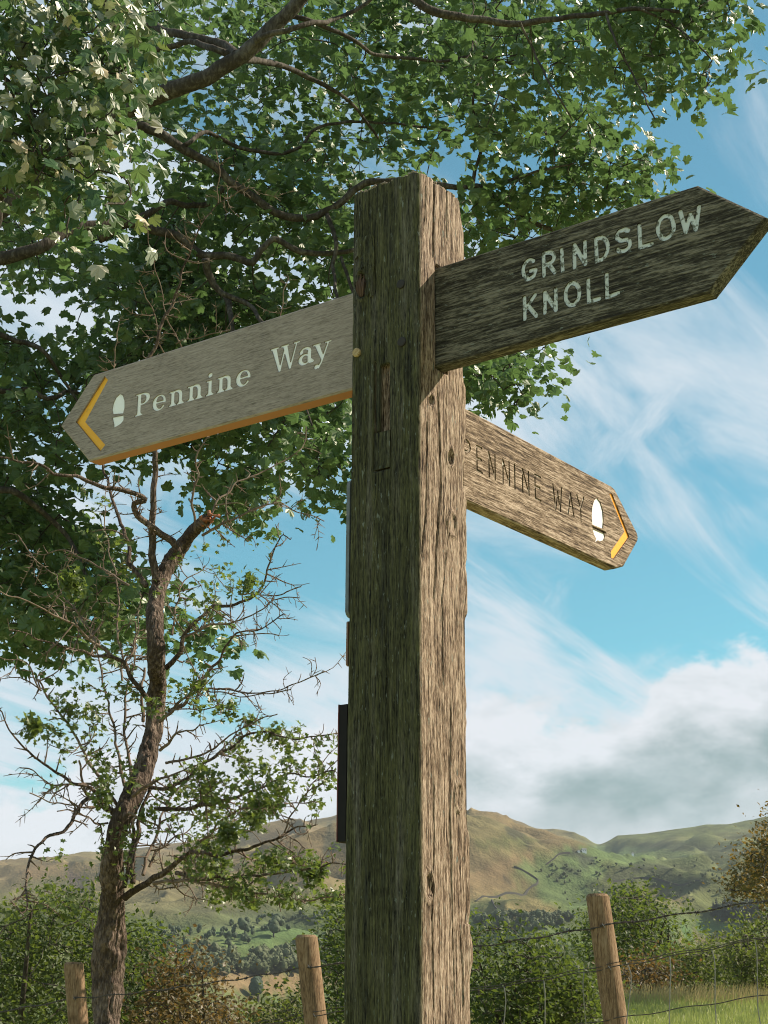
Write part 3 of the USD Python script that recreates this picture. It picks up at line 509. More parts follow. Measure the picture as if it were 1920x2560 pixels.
def board(outline, thick, material, to_local, cuts, label=None, bow=0.0):
    """A finger board. outline in its own plane (reading direction, up); cuts = (name, shape, depth, paint or None, paint depth)."""
    man = chamfered(outline, thick, 0.0035)
    for nm, shp, dep, mt, pd in cuts: man = man - solid(shp, -dep, 0.01)
    man = man.refine_to_length(0.03)
    v, f = tri(man); return to_local(v), f
def front_arm(v): return np.stack([v[:, 0], FRONT - v[:, 2], v[:, 1]], 1)      # plane y = FRONT, out of it towards -y
FRONT, SIDEP = 0.055, -0.055
def third_arm(v): return np.stack([SIDEP + v[:, 2], v[:, 0], v[:, 1]], 1)      # plane x = SIDEP, out of it towards +x
def build_board(outline, thick, material, to_local, cuts, label):
    b = obj('finger_board', board(outline, thick, material, to_local, cuts), material, post, smooth=25, label=label)
    for nm, shp, dep, mt, pd in cuts:
        if mt is None: continue
        v, f = tri(solid(shp.buffer(-0.0003), -dep - 0.001, -pd).refine_to_length(0.02)); v = v.copy()
        obj(nm, (to_local(v), f), mt, b)
    return b
def fp(px, py): q = on_plane(px, py, 'y', FRONT); return (q[0], q[2])
def sp_(px, py): q = on_plane(px, py, 'x', SIDEP); return (q[1], q[2])

# arm 1: pale newer board to the left
zt1, zb1 = CAM_H + 1.2905, CAM_H + 1.0928
cuts = []
def word(text, shape_of, x0, x1, base0, base1, capH, gap):
    """Lay glyphs out between x0 and x1 on a line from height base0 to base1."""
    gl = [shape_of(c) for c in text]; tot = sum(g_[1] for g_ in gl) + gap * (len(text) - 1); s = (x1 - x0) / tot; x = x0; out = []
    for (g_, w) in gl:
        t = (x - x0) / (x1 - x0); out.append(affinity.translate(affinity.scale(g_, s, capH, origin=(0, 0)), x, base0 + (base1 - base0) * t)); x += (w + gap) * s
    return out
a, b_, c_, d_ = fp(335, 1042), fp(627, 957), fp(674, 935), fp(827, 891)
capP = fp(341, 990)[1] - a[1]
for sh in word('Pennine', serif, a[0], b_[0], a[1], b_[1] - 0.001, capP * 1.06, .10): cuts.append(('letter', sh.buffer(0.0007), 0.0045, M_WHITE, 0.0020))
e_ = fp(676, 880)
for sh in word('Way', serif, c_[0], d_[0], c_[1], d_[1] + 0.0, capP * 1.14, -.06): cuts.append(('letter', sh.buffer(0.0007), 0.0045, M_WHITE, 0.0020))
body = Polygon([fp(*p) for p in [(283, 1034), (281, 1024), (284, 1008), (290, 995), (299, 986), (306, 990), (310, 1003), (310, 1020), (307, 1032)]])
cup = Polygon([fp(*p) for p in [(281, 1044), (308, 1039), (308, 1050), (302, 1058), (295, 1063), (285, 1068), (285, 1060)]])
cuts += [('acorn_nut', body.buffer(0.0012), 0.004, M_WHITE, 0.0015), ('acorn_cup', cup.buffer(0.0008), 0.004, M_WHITE, 0.0015)]
chev = Polygon([fp(*p) for p in [(261, 940), (189, 1055), (250, 1129), (263, 1112), (213, 1055), (270, 950)]])
cuts.append(('chevron', chev, 0.006, M_YELLOW, 0.0045))
out1 = [(-0.888, zb1), (-0.04, zb1), (-0.04, zt1), (-0.892, zt1), (-0.9847, (zt1 + zb1) / 2 + 0.002)]
build_board(out1, 0.036, M_NEW, front_arm, cuts, 'newer pale grey board pointing left with white serif letters and a yellow chevron')
# arm 2: dark mossy board to the right
zt2, zb2 = CAM_H + 1.2872, CAM_H + 1.0913
cuts = []; seed = 0
C5 = lambda x, y: fp(1000 + x * .5546, 420 + y * .5546)
def place_routed(text, boxes, sw, dep, mt, pd, mapf):
    """Each letter from its own box in the picture: (left-bottom, right-bottom, top-left)."""
    global seed
    for ch, (lb, rb, tl) in zip(text, boxes):
        a, b, c = mapf(*lb), mapf(*rb), mapf(*tl); w = ROUTED[ch][0]; sx = (b[0] - a[0]) / max(w, .2) if ch != 'I' else 0.02; sy = c[1] - a[1] - sw; seed += 1
        sh = affinity.translate(routed(ch, sx, sy, sw, seed), a[0], a[1] + sw / 2); skew = (b[1] - a[1]) / max(b[0] - a[0], 1e-6) if ch != 'I' else 0
        cuts.append(('letter', affinity.affine_transform(sh, [1, 0, skew * .5, 1, 0, -skew * .5 * a[0]]), dep, mt, pd))
GR = [((553, 517), (612, 505), (553, 410)), ((642, 496), (700, 480), (640, 378)), ((727, 472), (745, 468), (726, 356)), ((780, 458), (842, 440), (780, 338)), ((880, 430), (942, 412), (878, 310)), ((975, 393), (1040, 375), (975, 275)), ((1075, 368), (1136, 352), (1072, 250)), ((1160, 337), (1240, 318), (1160, 215)), ((1262, 306), (1360, 284), (1262, 186))]
KN = [((556, 690), (616, 676), (556, 575)), ((646, 664), (708, 648), (646, 551)), ((742, 636), (812, 620), (742, 516)), ((842, 614), (898, 600), (840, 494)), ((926, 590), (985, 574), (924, 470))]
place_routed('GRINDSLOW', GR, 0.0086, 0.004, M_WHITEOLD, 0.0022, C5); place_routed('KNOLL', KN, 0.0086, 0.004, M_WHITEOLD, 0.0022, C5)
out2 = [(-0.03, zb2), (0.527, zb2), (0.6317, (zt2 + zb2) / 2 + 0.004), (0.5176, zt2), (-0.03, zt2)]
build_board(out2, 0.032, M_OLD, front_arm, cuts, 'dark mossy board pointing right with worn white capitals')
# arm 3: sunlit board pointing away to the right
zt3, zb3 = CAM_H + 1.0816, CAM_H + 0.8971
cuts = []
C6 = lambda x, y: sp_(1100 + x * .3255, 980 + y * .3255)
PE = [((165, 520), (238, 560), (165, 340)), ((278, 608), (328, 632), (272, 400)), ((372, 655), (432, 682), (370, 448)), ((480, 704), (540, 730), (474, 502)), ((574, 755), (590, 762), (574, 550)), ((630, 775), (690, 800), (628, 578)), ((728, 822), (780, 846), (724, 626))]
WA = [((868, 900), (945, 930), (864, 698)), ((980, 940), (1034, 966), (980, 756)), ((1050, 985), (1116, 1000), (1050, 782))]
place_routed('PENNINE', PE, 0.0050, 0.0026, M_GROOVE, 0.0018, C6); place_routed('WAY', WA, 0.0050, 0.0026, M_GROOVE, 0.0018, C6)
nut = Polygon([C6(*p) for p in [(1172, 1018), (1166, 950), (1172, 880), (1185, 835), (1207, 812), (1235, 850), (1252, 910), (1258, 985), (1252, 1050)]])
bar = Polygon([C6(*p) for p in [(1170, 1024), (1182, 1030), (1275, 1072), (1280, 1090), (1262, 1086), (1170, 1042)]])
cup3 = Polygon([C6(*p) for p in [(1172, 1046), (1262, 1086), (1268, 1110), (1258, 1138), (1230, 1145), (1215, 1138), (1200, 1152), (1192, 1150), (1202, 1128), (1184, 1095)]])
cuts += [('acorn_nut', nut, 0.004, M_WHITE, 0.0020), ('acorn_band', bar, 0.006, M_BOLT, 0.0045), ('acorn_cup', cup3, 0.004, M_WHITE, 0.0020)]
chev3 = Polygon([C6(*p) for p in [(1300, 780), (1322, 778), (1455, 1110), (1335, 1282), (1316, 1272), (1312, 1226), (1418, 1072)]])
cuts.append(('chevron', chev3, 0.005, M_ORANGEP, 0.0026))
out3 = [(0.10, zb3), (0.812, zb3)] + [(0.850, zb3 + 0.014), (0.918, CAM_H + 0.982), (0.9215, CAM_H + 0.992), (0.918, CAM_H + 1.003), (0.83, zt3 - 0.010), (0.8188, zt3 - 0.002), (0.810, zt3), (0.10, zt3)]
build_board(out3, 0.032, M_OLDY, third_arm, cuts, 'sunlit brown board pointing away with carved capitals and an orange chevron')

_t20 = np.linspace(0, 2 * np.pi, 20, endpoint=False)
def plug(px, py, r, stick, material, name, label=None, lean=0.0):
    q = on_plane(px, py, 'y', 0.0); man = m3.Manifold.hull_points(np.vstack([np.c_[q_ * np.cos(_t20), np.full(20, y), q_ * np.sin(_t20)] for q_, y in ((r, 0.02), (r, -stick * .75), (r * .8, -stick))]))
    v, f = tri(man); obj(name, (v + [q[0], 0, q[2]], f), material, post, smooth=35, label=label)
plug(893, 882, 0.0083, 0.005, M_DOWEL, 'dowel', 'pale new dowel end'); plug(1003, 711, 0.0085, 0.0035, M_BOLT, 'dowel', 'dark old dowel end'); plug(1005, 855, 0.0088, 0.003, M_BOLT, 'dowel', 'dark old dowel end')
a, b_ = PLUG; bx = trimesh.creation.box([b_[0] - a[0] - 0.003, 0.02, a[2] - b_[2] - 0.003]); bx.apply_translation([(a[0] + b_[0]) / 2, 0.0110, (a[2] + b_[2]) / 2]); obj('mortise_plug', bx, M_POST, post)
# splinter of torn wood, with the rotten hollow beside it
fl = Polygon([tuple(on_plane(*p, 'y', 0)[[0, 2]]) for p in [(889, 606), (899, 592), (912, 596), (925, 586), (936, 590), (937, 640), (934, 690), (935, 738), (929, 744), (926, 728), (921, 742), (917, 735), (919, 700), (914, 668), (906, 672), (897, 640), (890, 650)]])
v, f = tri(solid(fl, 0, 0.011).refine_to_length(0.006)); v = v + np.c_[np.zeros(len(v)), np.zeros(len(v)), np.where(v[:, 2] > .005, 0.005 * (meshkit.fbm(v * [300, 60, 0], 3, 4) - .6), 0)]
obj('torn_wood', (np.stack([v[:, 0], 0.0075 - v[:, 2], v[:, 1]], 1), f), M_POST, post, label='split flake of grey wood')
tv = [tube(catmull([on_plane(px0, 690 + 10 * math.sin(px0), 'y', 0.004), on_plane(px0 - 3, 716, 'y', -0.001), on_plane(px0 - 5, 742, 'y', 0.003)], 0.004), 0.0018, 5) for px0 in (895, 899, 903, 907, 911)]
obj('rotten_wood', join(tv), M_TORN, post, smooth=True, label='brown rotten fibres in the hollow')
# waymark plaque and plates on the hidden left face, seen edge on
def plate(py0, py1, y0, y1, th, material, name, rr=0.0, label=None):
    z1, z0 = on_plane(862, py0, 'x', -PW)[2], on_plane(862, py1, 'x', -PW)[2]
    shp = sbox(y0, z0, y1, z1).buffer(-rr).buffer(rr, quad_segs=6) if rr else sbox(y0, z0, y1, z1)
    v, f = tri(solid(shp, 0, th)); v = np.stack([-PW - v[:, 2] - 0.001, v[:, 0], v[:, 1]], 1); return obj(name, (v, f), material, post, label=label)
pq = plate(1758, 2103, 0.0015, 0.14, 0.0165, M_PLAQUE, 'plaque', 0, 'dark flat plaque seen edge on')
v, f = tri(solid(sbox(0.0005, on_plane(862, 2104, 'x', -PW)[2], 0.141, on_plane(862, 1757, 'x', -PW)[2]), 0.0167, 0.0185)); obj('plaque_rim', (np.stack([-PW - v[:, 2] - 0.001, v[:, 0], v[:, 1]], 1), f), M_PLAQUER, pq)
plate(1190, 1538, 0.0015, 0.12, 0.007, M_PLATE, 'waymark_plate', 0.012, 'grey waymark plate seen edge on'); plate(1549, 1662, 0.001, 0.12, 0.0035, M_PLATEB, 'waymark_plate', 0.004, 'brown waymark plate seen edge on')

# ------------------------------------------------------------------ the wire fence
fence = thing('wire_fence', 'wire mesh fence with barbed wire on three round timber stakes', 'fence')
STAKES = [((184, 2412), 46, 7.1, (196, 2560)), ((766, 2345), 54, 6.2, (790, 2560)), ((1494, 2243), 57, 5.7, (1540, 2560))]
SAX = []
for (tx, ty), wpx, Y, (bx_, by) in STAKES:
    T = at(tx, ty, Y); r0 = wpx / FPX * Y / 2; B = at(bx_, by, Y); d = (B - T) / (T[2] - B[2]); gz = float(land(T[0], T[1])) - 0.25; L = T[2] - gz; B = T + d * L
    SAX.append((T, B, r0)); n = 60; t = np.linspace(0, 1, n)[:, None]
    P = T * (1 - t) + B * t; r = np.full(n, r0); r += 0.02 * r0 * np.sin(t[:, 0] * 9 + Y)
    P = np.vstack([P[0] + [0, 0, 0.012], P[0] + [0, 0, 0.011], P[0]+[0,0,0.004], P]); r = np.concatenate([[r0 * .05, r0 * .80, r0 * .95], r])
    obj('stake', bark_tube(P, r, 28, 0.02, int(Y * 10)), M_STAKE, fence, smooth=40)
def on_stake(k, py):
    """Point on the near side of stake k at picture height py."""
    T, B, r0 = SAX[k]; t = np.linspace(0, 0.6, 600)[:, None]; P = T * (1 - t) + B * t; i = np.argmin(abs(to_px(P)[1] - py)); return P[i] + [0, -r0 - 0.003, 0]
ends = (np.array([-2.6, 8.6]), np.array([2.35, 5.25]))
def wire_run(pys, rw, name, sag=0.015, ends_py=None, barbs=False, twist=False):
    P = [on_stake(kk, p) for kk, p in enumerate(pys)]
    left = P[0] + (P[0] - P[1]) * 1.3 + [0, .3, 0]; right_ = P[2] + (P[2] - P[1]) * 1.2 + [0, 0, ends_py or 0.02]
    out = []; Q = [left] + P + [right_]
    for a, b in zip(Q[:-1], Q[1:]):
        k = max(8, int(np.linalg.norm(b - a) / 0.03)); t = np.linspace(0, 1, k, endpoint=False)[:, None]
        s = a * (1 - t) + b * t; s[:, 2] -= sag * 4 * (t * (1 - t))[:, 0]; s[:, 2] += 0.003 * np.sin(t[:, 0] * 40 + a[0] * 9); out.append(s)
    S = np.vstack(out + [Q[-1][None]])
    if twist:
        S2 = catmull(S, 0.008); ph = np.arange(len(S2)) * 0.9; o = np.stack([0 * ph, np.cos(ph), np.sin(ph)], 1) * rw * 1.1
        w = obj(name, join([tube(S2 + o, rw, 4), tube(S2 - o, rw, 4)]), M_WIRE, fence, smooth=True)
    else: w = obj(name, tube(S, rw * 1.1, 5), M_WIRE, fence, smooth=True)
    if barbs:
        L = np.concatenate([[0], np.cumsum(np.linalg.norm(np.diff(S, axis=0), axis=1))]); g = np.random.default_rng(5)
        for q in np.arange(0.06, L[-1], 0.115):
            c = np.array([np.interp(q, L, S[:, k]) for k in range(3)]); parts = []
            for a in (0.6, 2.2, 3.9, 5.3):
                dirn = np.array([g.normal(0, .35), math.cos(a), math.sin(a)]); parts.append(tube(np.array([c - dirn * .002, c + dirn * 0.013]), np.array([.0015, .0006]), 4))
            wr = np.linspace(0, 4 * np.pi, 14); parts.append(tube(c + np.stack([np.linspace(-.005, .005, 14), 0.004 * np.cos(wr), 0.004 * np.sin(wr)], 1), 0.0014, 4))
            obj('barb', join(parts), M_WIRE, w)
    return S
wire_run([2496, 2418, 2316], 0.0017, 'barbed_wire', 0.012, 0.05, True, True)
W1 = wire_run([2640, 2539, 2421], 0.0017, 'line_wire', 0.004, 0.05)
W0 = wire_run([2632, 2527, 2412], 0.0014, 'line_wire', 0.010, 0.05)
W2 = wire_run([2755, 2655, 2545], 0.0016, 'line_wire', 0.004, 0.0)
W3 = wire_run([2840, 2745, 2640], 0.0016, 'line_wire', 0.004, 0.0)
g = np.random.default_rng(8)
L = np.concatenate([[0], np.cumsum(np.linalg.norm(np.diff(W1, axis=0), axis=1))]); i0 = np.searchsorted(W1[:, 0], -0.9)
pick = np.array([np.interp(L[np.argmin(abs(to_px(W1)[0] - x))], L, W1[:, 0]) for x in (560, 668, 880, 990, 1252, 1358, 1460, 1558, 1668, 1780, 1882, 1990)])
for x in pick:
    P = []
    for Wk in (W1, W2, W3):
        c = np.array([x + g.normal(0, .003), np.interp(x, Wk[:, 0], Wk[:, 1]) - .002, np.interp(x, Wk[:, 0], Wk[:, 2])]); P.append(c)
        if Wk is not W3: P.append(c + [g.normal(0.004, .004), 0, -0.05])
    obj('stay_wire', tube(catmull(P, 0.02), 0.0020, 5), M_GALV, fence, smooth=True)
for k in range(3):
    for pys in ([2496, 2418, 2316], [2640, 2539, 2421]):
        c = on_stake(k, pys[k]); obj('staple', tube(catmull([c + [-.004, .006, .006], c + [-.004, -.003, .006], c + [.004, -.003, -.006], c + [.004, .006, -.006]], .003), 0.0013, 4), M_GALV, fence)

# ------------------------------------------------------------------ leaves
def palmate(curl=0.22, seed=0):
    """A five-lobed sycamore leaf, 1 across, stalk at the origin, tip along +x."""
    g = np.random.default_rng(seed)
    pol = [(205, .20), (232, .36), (252, .33), (270, .43), (288, .50), (300, .42), (308, .38), (322, .49), (336, .52), (347, .44), (352, .50), (0, .63), (8, .50), (13, .44), (24, .52), (38, .49), (52, .38), (60, .42), (72, .50), (90, .43), (108, .33), (128, .36), (155, .20)]
    P = np.array([[0.36 + (r * (1 + g.normal(0, .05))) * math.cos(math.radians(a)), r * (1 + g.normal(0, .05)) * math.sin(math.radians(a))] for a, r in pol])
    V = np.vstack([[0.33, 0], P]); d = np.hypot(V[:, 0] - .33, V[:, 1])
    z = -curl * d ** 2 * 2.0 + g.uniform(.05, .55) * np.abs(V[:, 1]) + g.normal(0, .12) * V[:, 0] * V[:, 1] + g.normal(0, .018, len(V)); n = len(P)
    F = np.array([[0, 1 + k, 1 + (k + 1) % n] for k in range(n)])
    return np.c_[V, z] - [0.33, 0, 0], F
def lobed_small(seed=0):
    """A small deeply cut hawthorn leaf, about 1 long."""
    g = np.random.default_rng(seed)
    P = np.array([(-.5, 0), (-.22, -.10), (-.10, -.36), (.08, -.16), (.24, -.34), (.32, -.10), (.52, 0), (.32, .10), (.24, .34), (.08, .16), (-.10, .36), (-.22, .10)]); P = P * (1 + g.normal(0, .08, P.shape))
    z = 0.22 * np.abs(P[:, 1]) - 0.15 * P[:, 0] ** 2; V = np.vstack([[0.05, 0, 0], np.c_[P, z]]); n = len(P)
    return V, np.array([[0, 1 + k, 1 + (k + 1) % n] for k in range(n)])
OVAL = (np.array([(-.5, 0, 0), (0, -.30, .06), (.5, 0, -.05), (0, .30, .06)]), np.array([[0, 1, 2], [0, 2, 3]]))

# ------------------------------------------------------------------ the sycamore that overhangs the path
syc = thing('sycamore_tree', 'large leafy sycamore whose boughs hang over the signpost from the upper left', 'tree')
TRUNK_TOP = at(-330, 620, 13.2); tg = np.array([TRUNK_TOP[0] - .35, TRUNK_TOP[1] + .2, float(land(TRUNK_TOP[0], TRUNK_TOP[1])) - 0.2])
tp = catmull([tg, tg * .5 + TRUNK_TOP * .5 + [.1, 0, 0], TRUNK_TOP, TRUNK_TOP + [.3, .1, 1.6]], 0.12)
obj('trunk', bark_tube(tp, np.interp(np.linspace(0, 1, len(tp)), [0, .08, .7, 1], [.52, .40, .34, .22]), 26, 0.06, 2), M_BARK, syc, smooth=True)
HUB = TRUNK_TOP + [0.1, 0, 0.2]
# boughs: picture points, distance at start and end, width in picture pixels at start and end, whether it springs from the trunk
LIMBS = [([(-60, 560), (70, 450), (200, 345), (355, 255), (460, 215), (580, 160), (640, 108), (700, 45), (770, -30), (860, -140)], 12.4, 11.0, 60, 40, True),
         ([(352, 102), (378, 62), (412, 76), (490, 92), (560, 112), (592, 138)], 12.6, 11.6, 20, 27, False), ([(600, 150), (545, 128), (480, 108), (420, 116), (368, 124)], 11.6, 12.3, 22, 15, False),
         ([(60, 470), (200, 370), (320, 315), (376, 324), (405, 336), (463, 376), (538, 417), (579, 457), (625, 486), (683, 527), (741, 544), (793, 544), (868, 492), (915, 462), (1000, 452), (1081, 458), (1150, 465), (1190, 463), (1220, 482), (1284, 521), (1340, 560), (1400, 575)], 12.8, 13.6, 34, 13, True),
         ([(30, 640), (200, 570), (325, 563), (380, 574), (445, 590), (477, 617), (510, 639), (570, 639), (629, 655), (651, 628), (689, 601), (732, 622), (770, 636), (840, 636), (930, 620)], 12.6, 13.4, 38, 12, True),
         ([(510, 644), (532, 709), (564, 742), (580, 790), (583, 838), (600, 930)], 12.9, 12.6, 24, 9, False), ([(558, 735), (624, 763), (651, 801), (690, 850), (730, 930)], 12.8, 12.2, 16, 7, False),
         ([(250, 600), (347, 546), (412, 508), (472, 517), (520, 508), (560, 470)], 12.9, 13.6, 26, 14, False), ([(640, 108), (700, 82), (776, 59), (834, 50), (900, 20), (960, -30)], 11.2, 11.8, 20, 10, False),
         ([(860, -140), (960, -60), (1041, 2), (1076, 23), (1130, 38), (1191, 50), (1284, 55), (1353, 46), (1430, 38), (1510, 30), (1600, 22), (1700, 30)], 11.0, 10.6, 34, 10, False),
         ([(730, 40), (803, 63), (884, 99), (929, 131), (1015, 145), (1119, 154), (1210, 140), (1290, 160)], 11.6, 12.4, 16, 6, False), ([(600, 145), (631, 149), (703, 163), (766, 190), (812, 212), (880, 260), (940, 340)], 11.8, 13.4, 22, 7, False),
         ([(460, 360), (520, 335), (600, 372), (690, 385), (740, 370), (790, 320), (860, 300), (960, 312), (1060, 318), (1130, 330)], 13.0, 14.2, 14, 6, False),
         ([(0, 834), (54, 850), (108, 877), (152, 942), (200, 1010)], 13.0, 13.4, 16, 8, True), ([(-40, 960), (70, 975), (120, 997), (179, 980), (240, 1010), (330, 1060)], 13.0, 13.8, 18, 8, True), ([(-60, 1190), (40, 1232), (119, 1292), (171, 1344), (197, 1390), (230, 1470)], 13.2, 13.6, 22, 8, True),
         ([(822, 540), (841, 606), (838, 671), (841, 736), (850, 800)], 13.4, 12.6, 14, 8, False), ([(1186, 462), (1197, 405), (1203, 330), (1182, 289), (1180, 249), (1200, 190)], 13.5, 12.8, 12, 6, False),
         ([(1190, 463), (1260, 455), (1330, 430), (1390, 420), (1440, 408)], 13.5, 12.6, 11, 5, False), ([(-40, 235), (35, 272), (87, 278), (139, 324), (200, 380)], 9.0, 8.0, 16, 6, True), ([(40, 230), (70, 250), (90, 300), (100, 380)], 8.6, 7.8, 10, 5, False),
         ([(-80, 640), (0, 503), (40, 450), (93, 400), (150, 330)], 9.8, 8.6, 44, 12, True), ([(1510, 30), (1545, 110), (1580, 180), (1610, 245), (1640, 300)], 10.6, 10.2, 9, 4, False), ([(1300, 55), (1340, 140), (1390, 230), (1430, 300)], 10.8, 10.6, 9, 4, False),
         ([(1600, 22), (1680, 60), (1740, 110), (1780, 150)], 10.6, 10.4, 8, 4, False), ([(850, 640), (900, 780), (980, 900), (1100, 930), (1200, 950)], 13.2, 11.8, 10, 5, False), ([(730, 930), (760, 1010), (790, 1110), (800, 1200)], 12.2, 11.2, 7, 4, False)]
gs = np.random.default_rng(21); skel, skel_r = [], []
for li, (pts, d0, d1, w0, w1, spring) in enumerate(LIMBS):
    pts = np.array(pts, float); L = np.concatenate([[0], np.cumsum(np.hypot(*np.diff(pts, axis=0).T))]); t = L / L[-1]
    P = at(pts[:, 0], pts[:, 1], d0 + (d1 - d0) * t + 0.12 * np.sin(t * 9 + li)); r = np.maximum((w0 + (w1 - w0) * t ** .8) / FPX * P[:, 1] / 2, .006)
    if spring: P = np.vstack([HUB - [0, 0, max(0, 0.9 * (HUB[2] - P[0, 2])) * .6], P]); r = np.concatenate([[max(r[0] * 1.5, .05)], r])
    S = catmull(np.c_[P, r], 0.07); n3 = meshkit.fbm(S[:, :3] * 3.0 + li, 3, 31)[:, None] - .5; S[:, :3] += np.hstack([n3, n3 * 0, -n3]) * 0.10 * smoothstep(.15, .03, S[:, 3:])
    obj('limb', bark_tube(S[:, :3], np.maximum(S[:, 3], .005) * (1 + 0.14 * (meshkit.noise(S[:, :3] * 7, 4) - .5)), 10 if w0 > 18 else 7, 0.14, li), M_BARK, syc, smooth=True)
    skel.append(S[:, :3]); skel_r.append(S[:, 3])
# where the crown is: outlines in the picture, with the distances the leaves hang at, how many clusters, leaf size
D = 1.1573
def poly(pts): return Polygon([(a * D, b * D) for a, b in pts])
CROWN = [  # outline (display units), near, far, clusters, leaf size (m), name
    (poly([(250, -60), (1030, -60), (1040, 250), (1010, 420), (960, 640), (740, 640), (600, 640), (520, 690), (380, 700), (300, 560), (280, 300)]), 13.4, 18.0, 820, .16),
    (poly([(980, -60), (1300, -60), (1340, 120), (1330, 260), (1240, 250), (1180, 225), (1130, 300), (1040, 330), (990, 250)]), 11.2, 15.0, 165, .13),
    (poly([(1280, -60), (1610, -60), (1600, 10), (1575, 50), (1545, 100), (1520, 150), (1480, 170), (1425, 180), (1415, 225), (1395, 275), (1365, 235), (1330, 195)]), 10.5, 12.0, 100, .125),
    (poly([(1150, 200), (1240, 250), (1330, 275), (1400, 330), (1425, 380), (1415, 420), (1300, 470), (1000, 560), (1000, 430), (1090, 420), (1130, 370)]), 12.4, 14.6, 170, .13),
    (poly([(1475, 165), (1530, 150), (1540, 175), (1520, 200), (1490, 190)]), 10.2, 10.8, 8, .115),
    (poly([(990, 790), (1200, 740), (1195, 810), (1160, 850), (1135, 890), (1090, 870), (1070, 850), (1000, 850)]), 11.0, 12.4, 60, .115),
    (poly([(-40, 440), (120, 520), (300, 500), (560, 640), (740, 640), (750, 840), (560, 850), (250, 840), (180, 800), (200, 740), (110, 720), (-40, 640)]), 13.2, 17.5, 480, .155),
    (poly([(-60, 700), (60, 760), (200, 830), (260, 900), (330, 960), (230, 1010), (160, 1010), (100, 1060), (150, 1130), (230, 1180), (330, 1290), (320, 1390), (230, 1425), (150, 1430), (60, 1420), (-60, 1340)]), 13.0, 16.5, 450, .155),
    (poly([(250, 880), (740, 860), (745, 960), (700, 940), (660, 960), (640, 1030), (560, 1060), (530, 1130), (480, 1110), (440, 1010), (330, 985)]), 12.8, 15.5, 190, .14),
    (poly([(630, 960), (745, 930), (740, 1010), (735, 1060), (700, 1115), (690, 1060), (650, 1020)]), 11.2, 12.0, 34, .115),
    (poly([(390, 1230), (480, 1330), (470, 1430), (420, 1400), (330, 1300)]), 12.5, 13.5, 40, .12)]
NEARCROWN = (poly([(-60, -60), (270, -60), (310, 60), (300, 170), (255, 200), (250, 260), (280, 330), (295, 420), (290, 500), (250, 480), (220, 440), (160, 455), (170, 530), (110, 520), (60, 470), (80, 410), (60, 330), (-60, 420)]), 7.6, 8.9, 210, .13)
def in_poly(pg, n, g):
    x0, y0, x1, y1 = pg.bounds; out = []
    from shapely import contains_xy
    while len(out) < n:
        q = g.uniform((x0, y0), (x1, y1), (n * 3, 2)); out += q[contains_xy(pg, q[:, 0], q[:, 1])].tolist()
    return np.array(out[:n])
GAPS = [(510, 640, 34, 26), (690, 610, 30, 22), (855, 410, 0, 0), (500, 235, 30, 20), (435, 128, 22, 16), (118, 770, 105, 52), (250, 800, 60, 30), (60, 1140, 70, 40), (190, 1240, 60, 44), (700, 690, 55, 26), (1115, 430, 55, 40), (1150, 380, 40, 28), (1330, 240, 40, 20), (1090, 500, 30, 16), (600, 690, 30, 24), (380, 1210, 60, 60), (1400, 275, 50, 26), (40, 740, 50, 30), (545, 595, 22, 20), (690, 1010, 40, 26), (830, 300, 16, 12), (1240, 150, 24, 14)]
cl, cs_ = [], []
for pg, a, b, n, sz in CROWN:
    q = in_poly(pg, int(n * 1.25), gs); dep = gs.uniform(a, b, len(q)); P = at(q[:, 0], q[:, 1], dep)
    keep = meshkit.fbm(P * 1.35, 3, 6) > 0.465
    for gx, gy, rx, ry in GAPS:
        if rx: keep &= np.hypot((q[:, 0] - gx) / rx, (q[:, 1] - gy) / ry) > 1.15
    cl.append(P[keep]); cs_.append(np.full(keep.sum(), sz))
CL, CS = np.vstack(cl), np.concatenate(cs_)
pg, a, b, n, sz = NEARCROWN
q = in_poly(pg, n, gs); NCL = at(q[:, 0], q[:, 1], gs.uniform(a, b, n))
# twigs: every cluster is reached from the nearest bough or twig
def grow_twigs(clusters, S, R, r_tip, g, bend=0.12):
    """Tubes that join each cluster to the growing skeleton, nearest first."""
    base = np.vstack(S)[::2]; d0, _ = cKDTree(base).query(clusters); order = np.argsort(d0); nodes = [base]; parts = []; tree = cKDTree(base); fresh = []
    for c in clusters[order]:
        d, k = tree.query(c); best = base[k]
        if fresh:
            f = np.array(fresh); e = np.linalg.norm(f - c, axis=1); m = e.argmin()
            if e[m] < d: d, best = e[m], f[m]
        if d > 2.6: continue
        mid = (best + c) / 2 + g.normal(0, bend * d, 3) * [1, 1, .6] + [0, 0, .06 * d]
        S_ = catmull([best, mid, c], max(d / 5, .05)); rr = np.linspace(r_tip * (1.2 + 1.1 * min(d, 1.5)), r_tip, len(S_)); parts.append(tube(S_, rr, 4, False)); fresh += [mid, c]
        if len(fresh) > 600: base = np.vstack([base, fresh]); tree = cKDTree(base); fresh = []
    return join(parts)
ALLC = np.vstack([CL, NCL])
obj('twigs', grow_twigs(ALLC, skel, skel_r, 0.0042, gs), M_BARK, syc, smooth=True, kind='stuff')
leaves = [palmate([.1, .25, .45, .65, .9, .35, .2][k], 40 + k) for k in range(7)]
NL = len(leaves)
def leaf_cloud(C, S, per, spread, tilt, g):
    n = len(C) * per; c = np.repeat(C, per, 0) + g.normal(0, 1, (n, 3)) * spread; s = np.repeat(S, per) * g.uniform(.62, 1.15, n)
    nr = np.tile([0.15, -0.05, 0.9], (n, 1)); R = random_frames(n, nr, tilt, g); hang = g.uniform(0, 1, n) < .35
    R[hang] = random_frames(hang.sum(), np.tile([0.3, -.6, .35], (hang.sum(), 1)), .55, g); return c, R, s
c, R, s = leaf_cloud(CL, CS, 11, np.array([.18, .18, .12]), .5, gs); kind = gs.integers(0, NL, len(c))
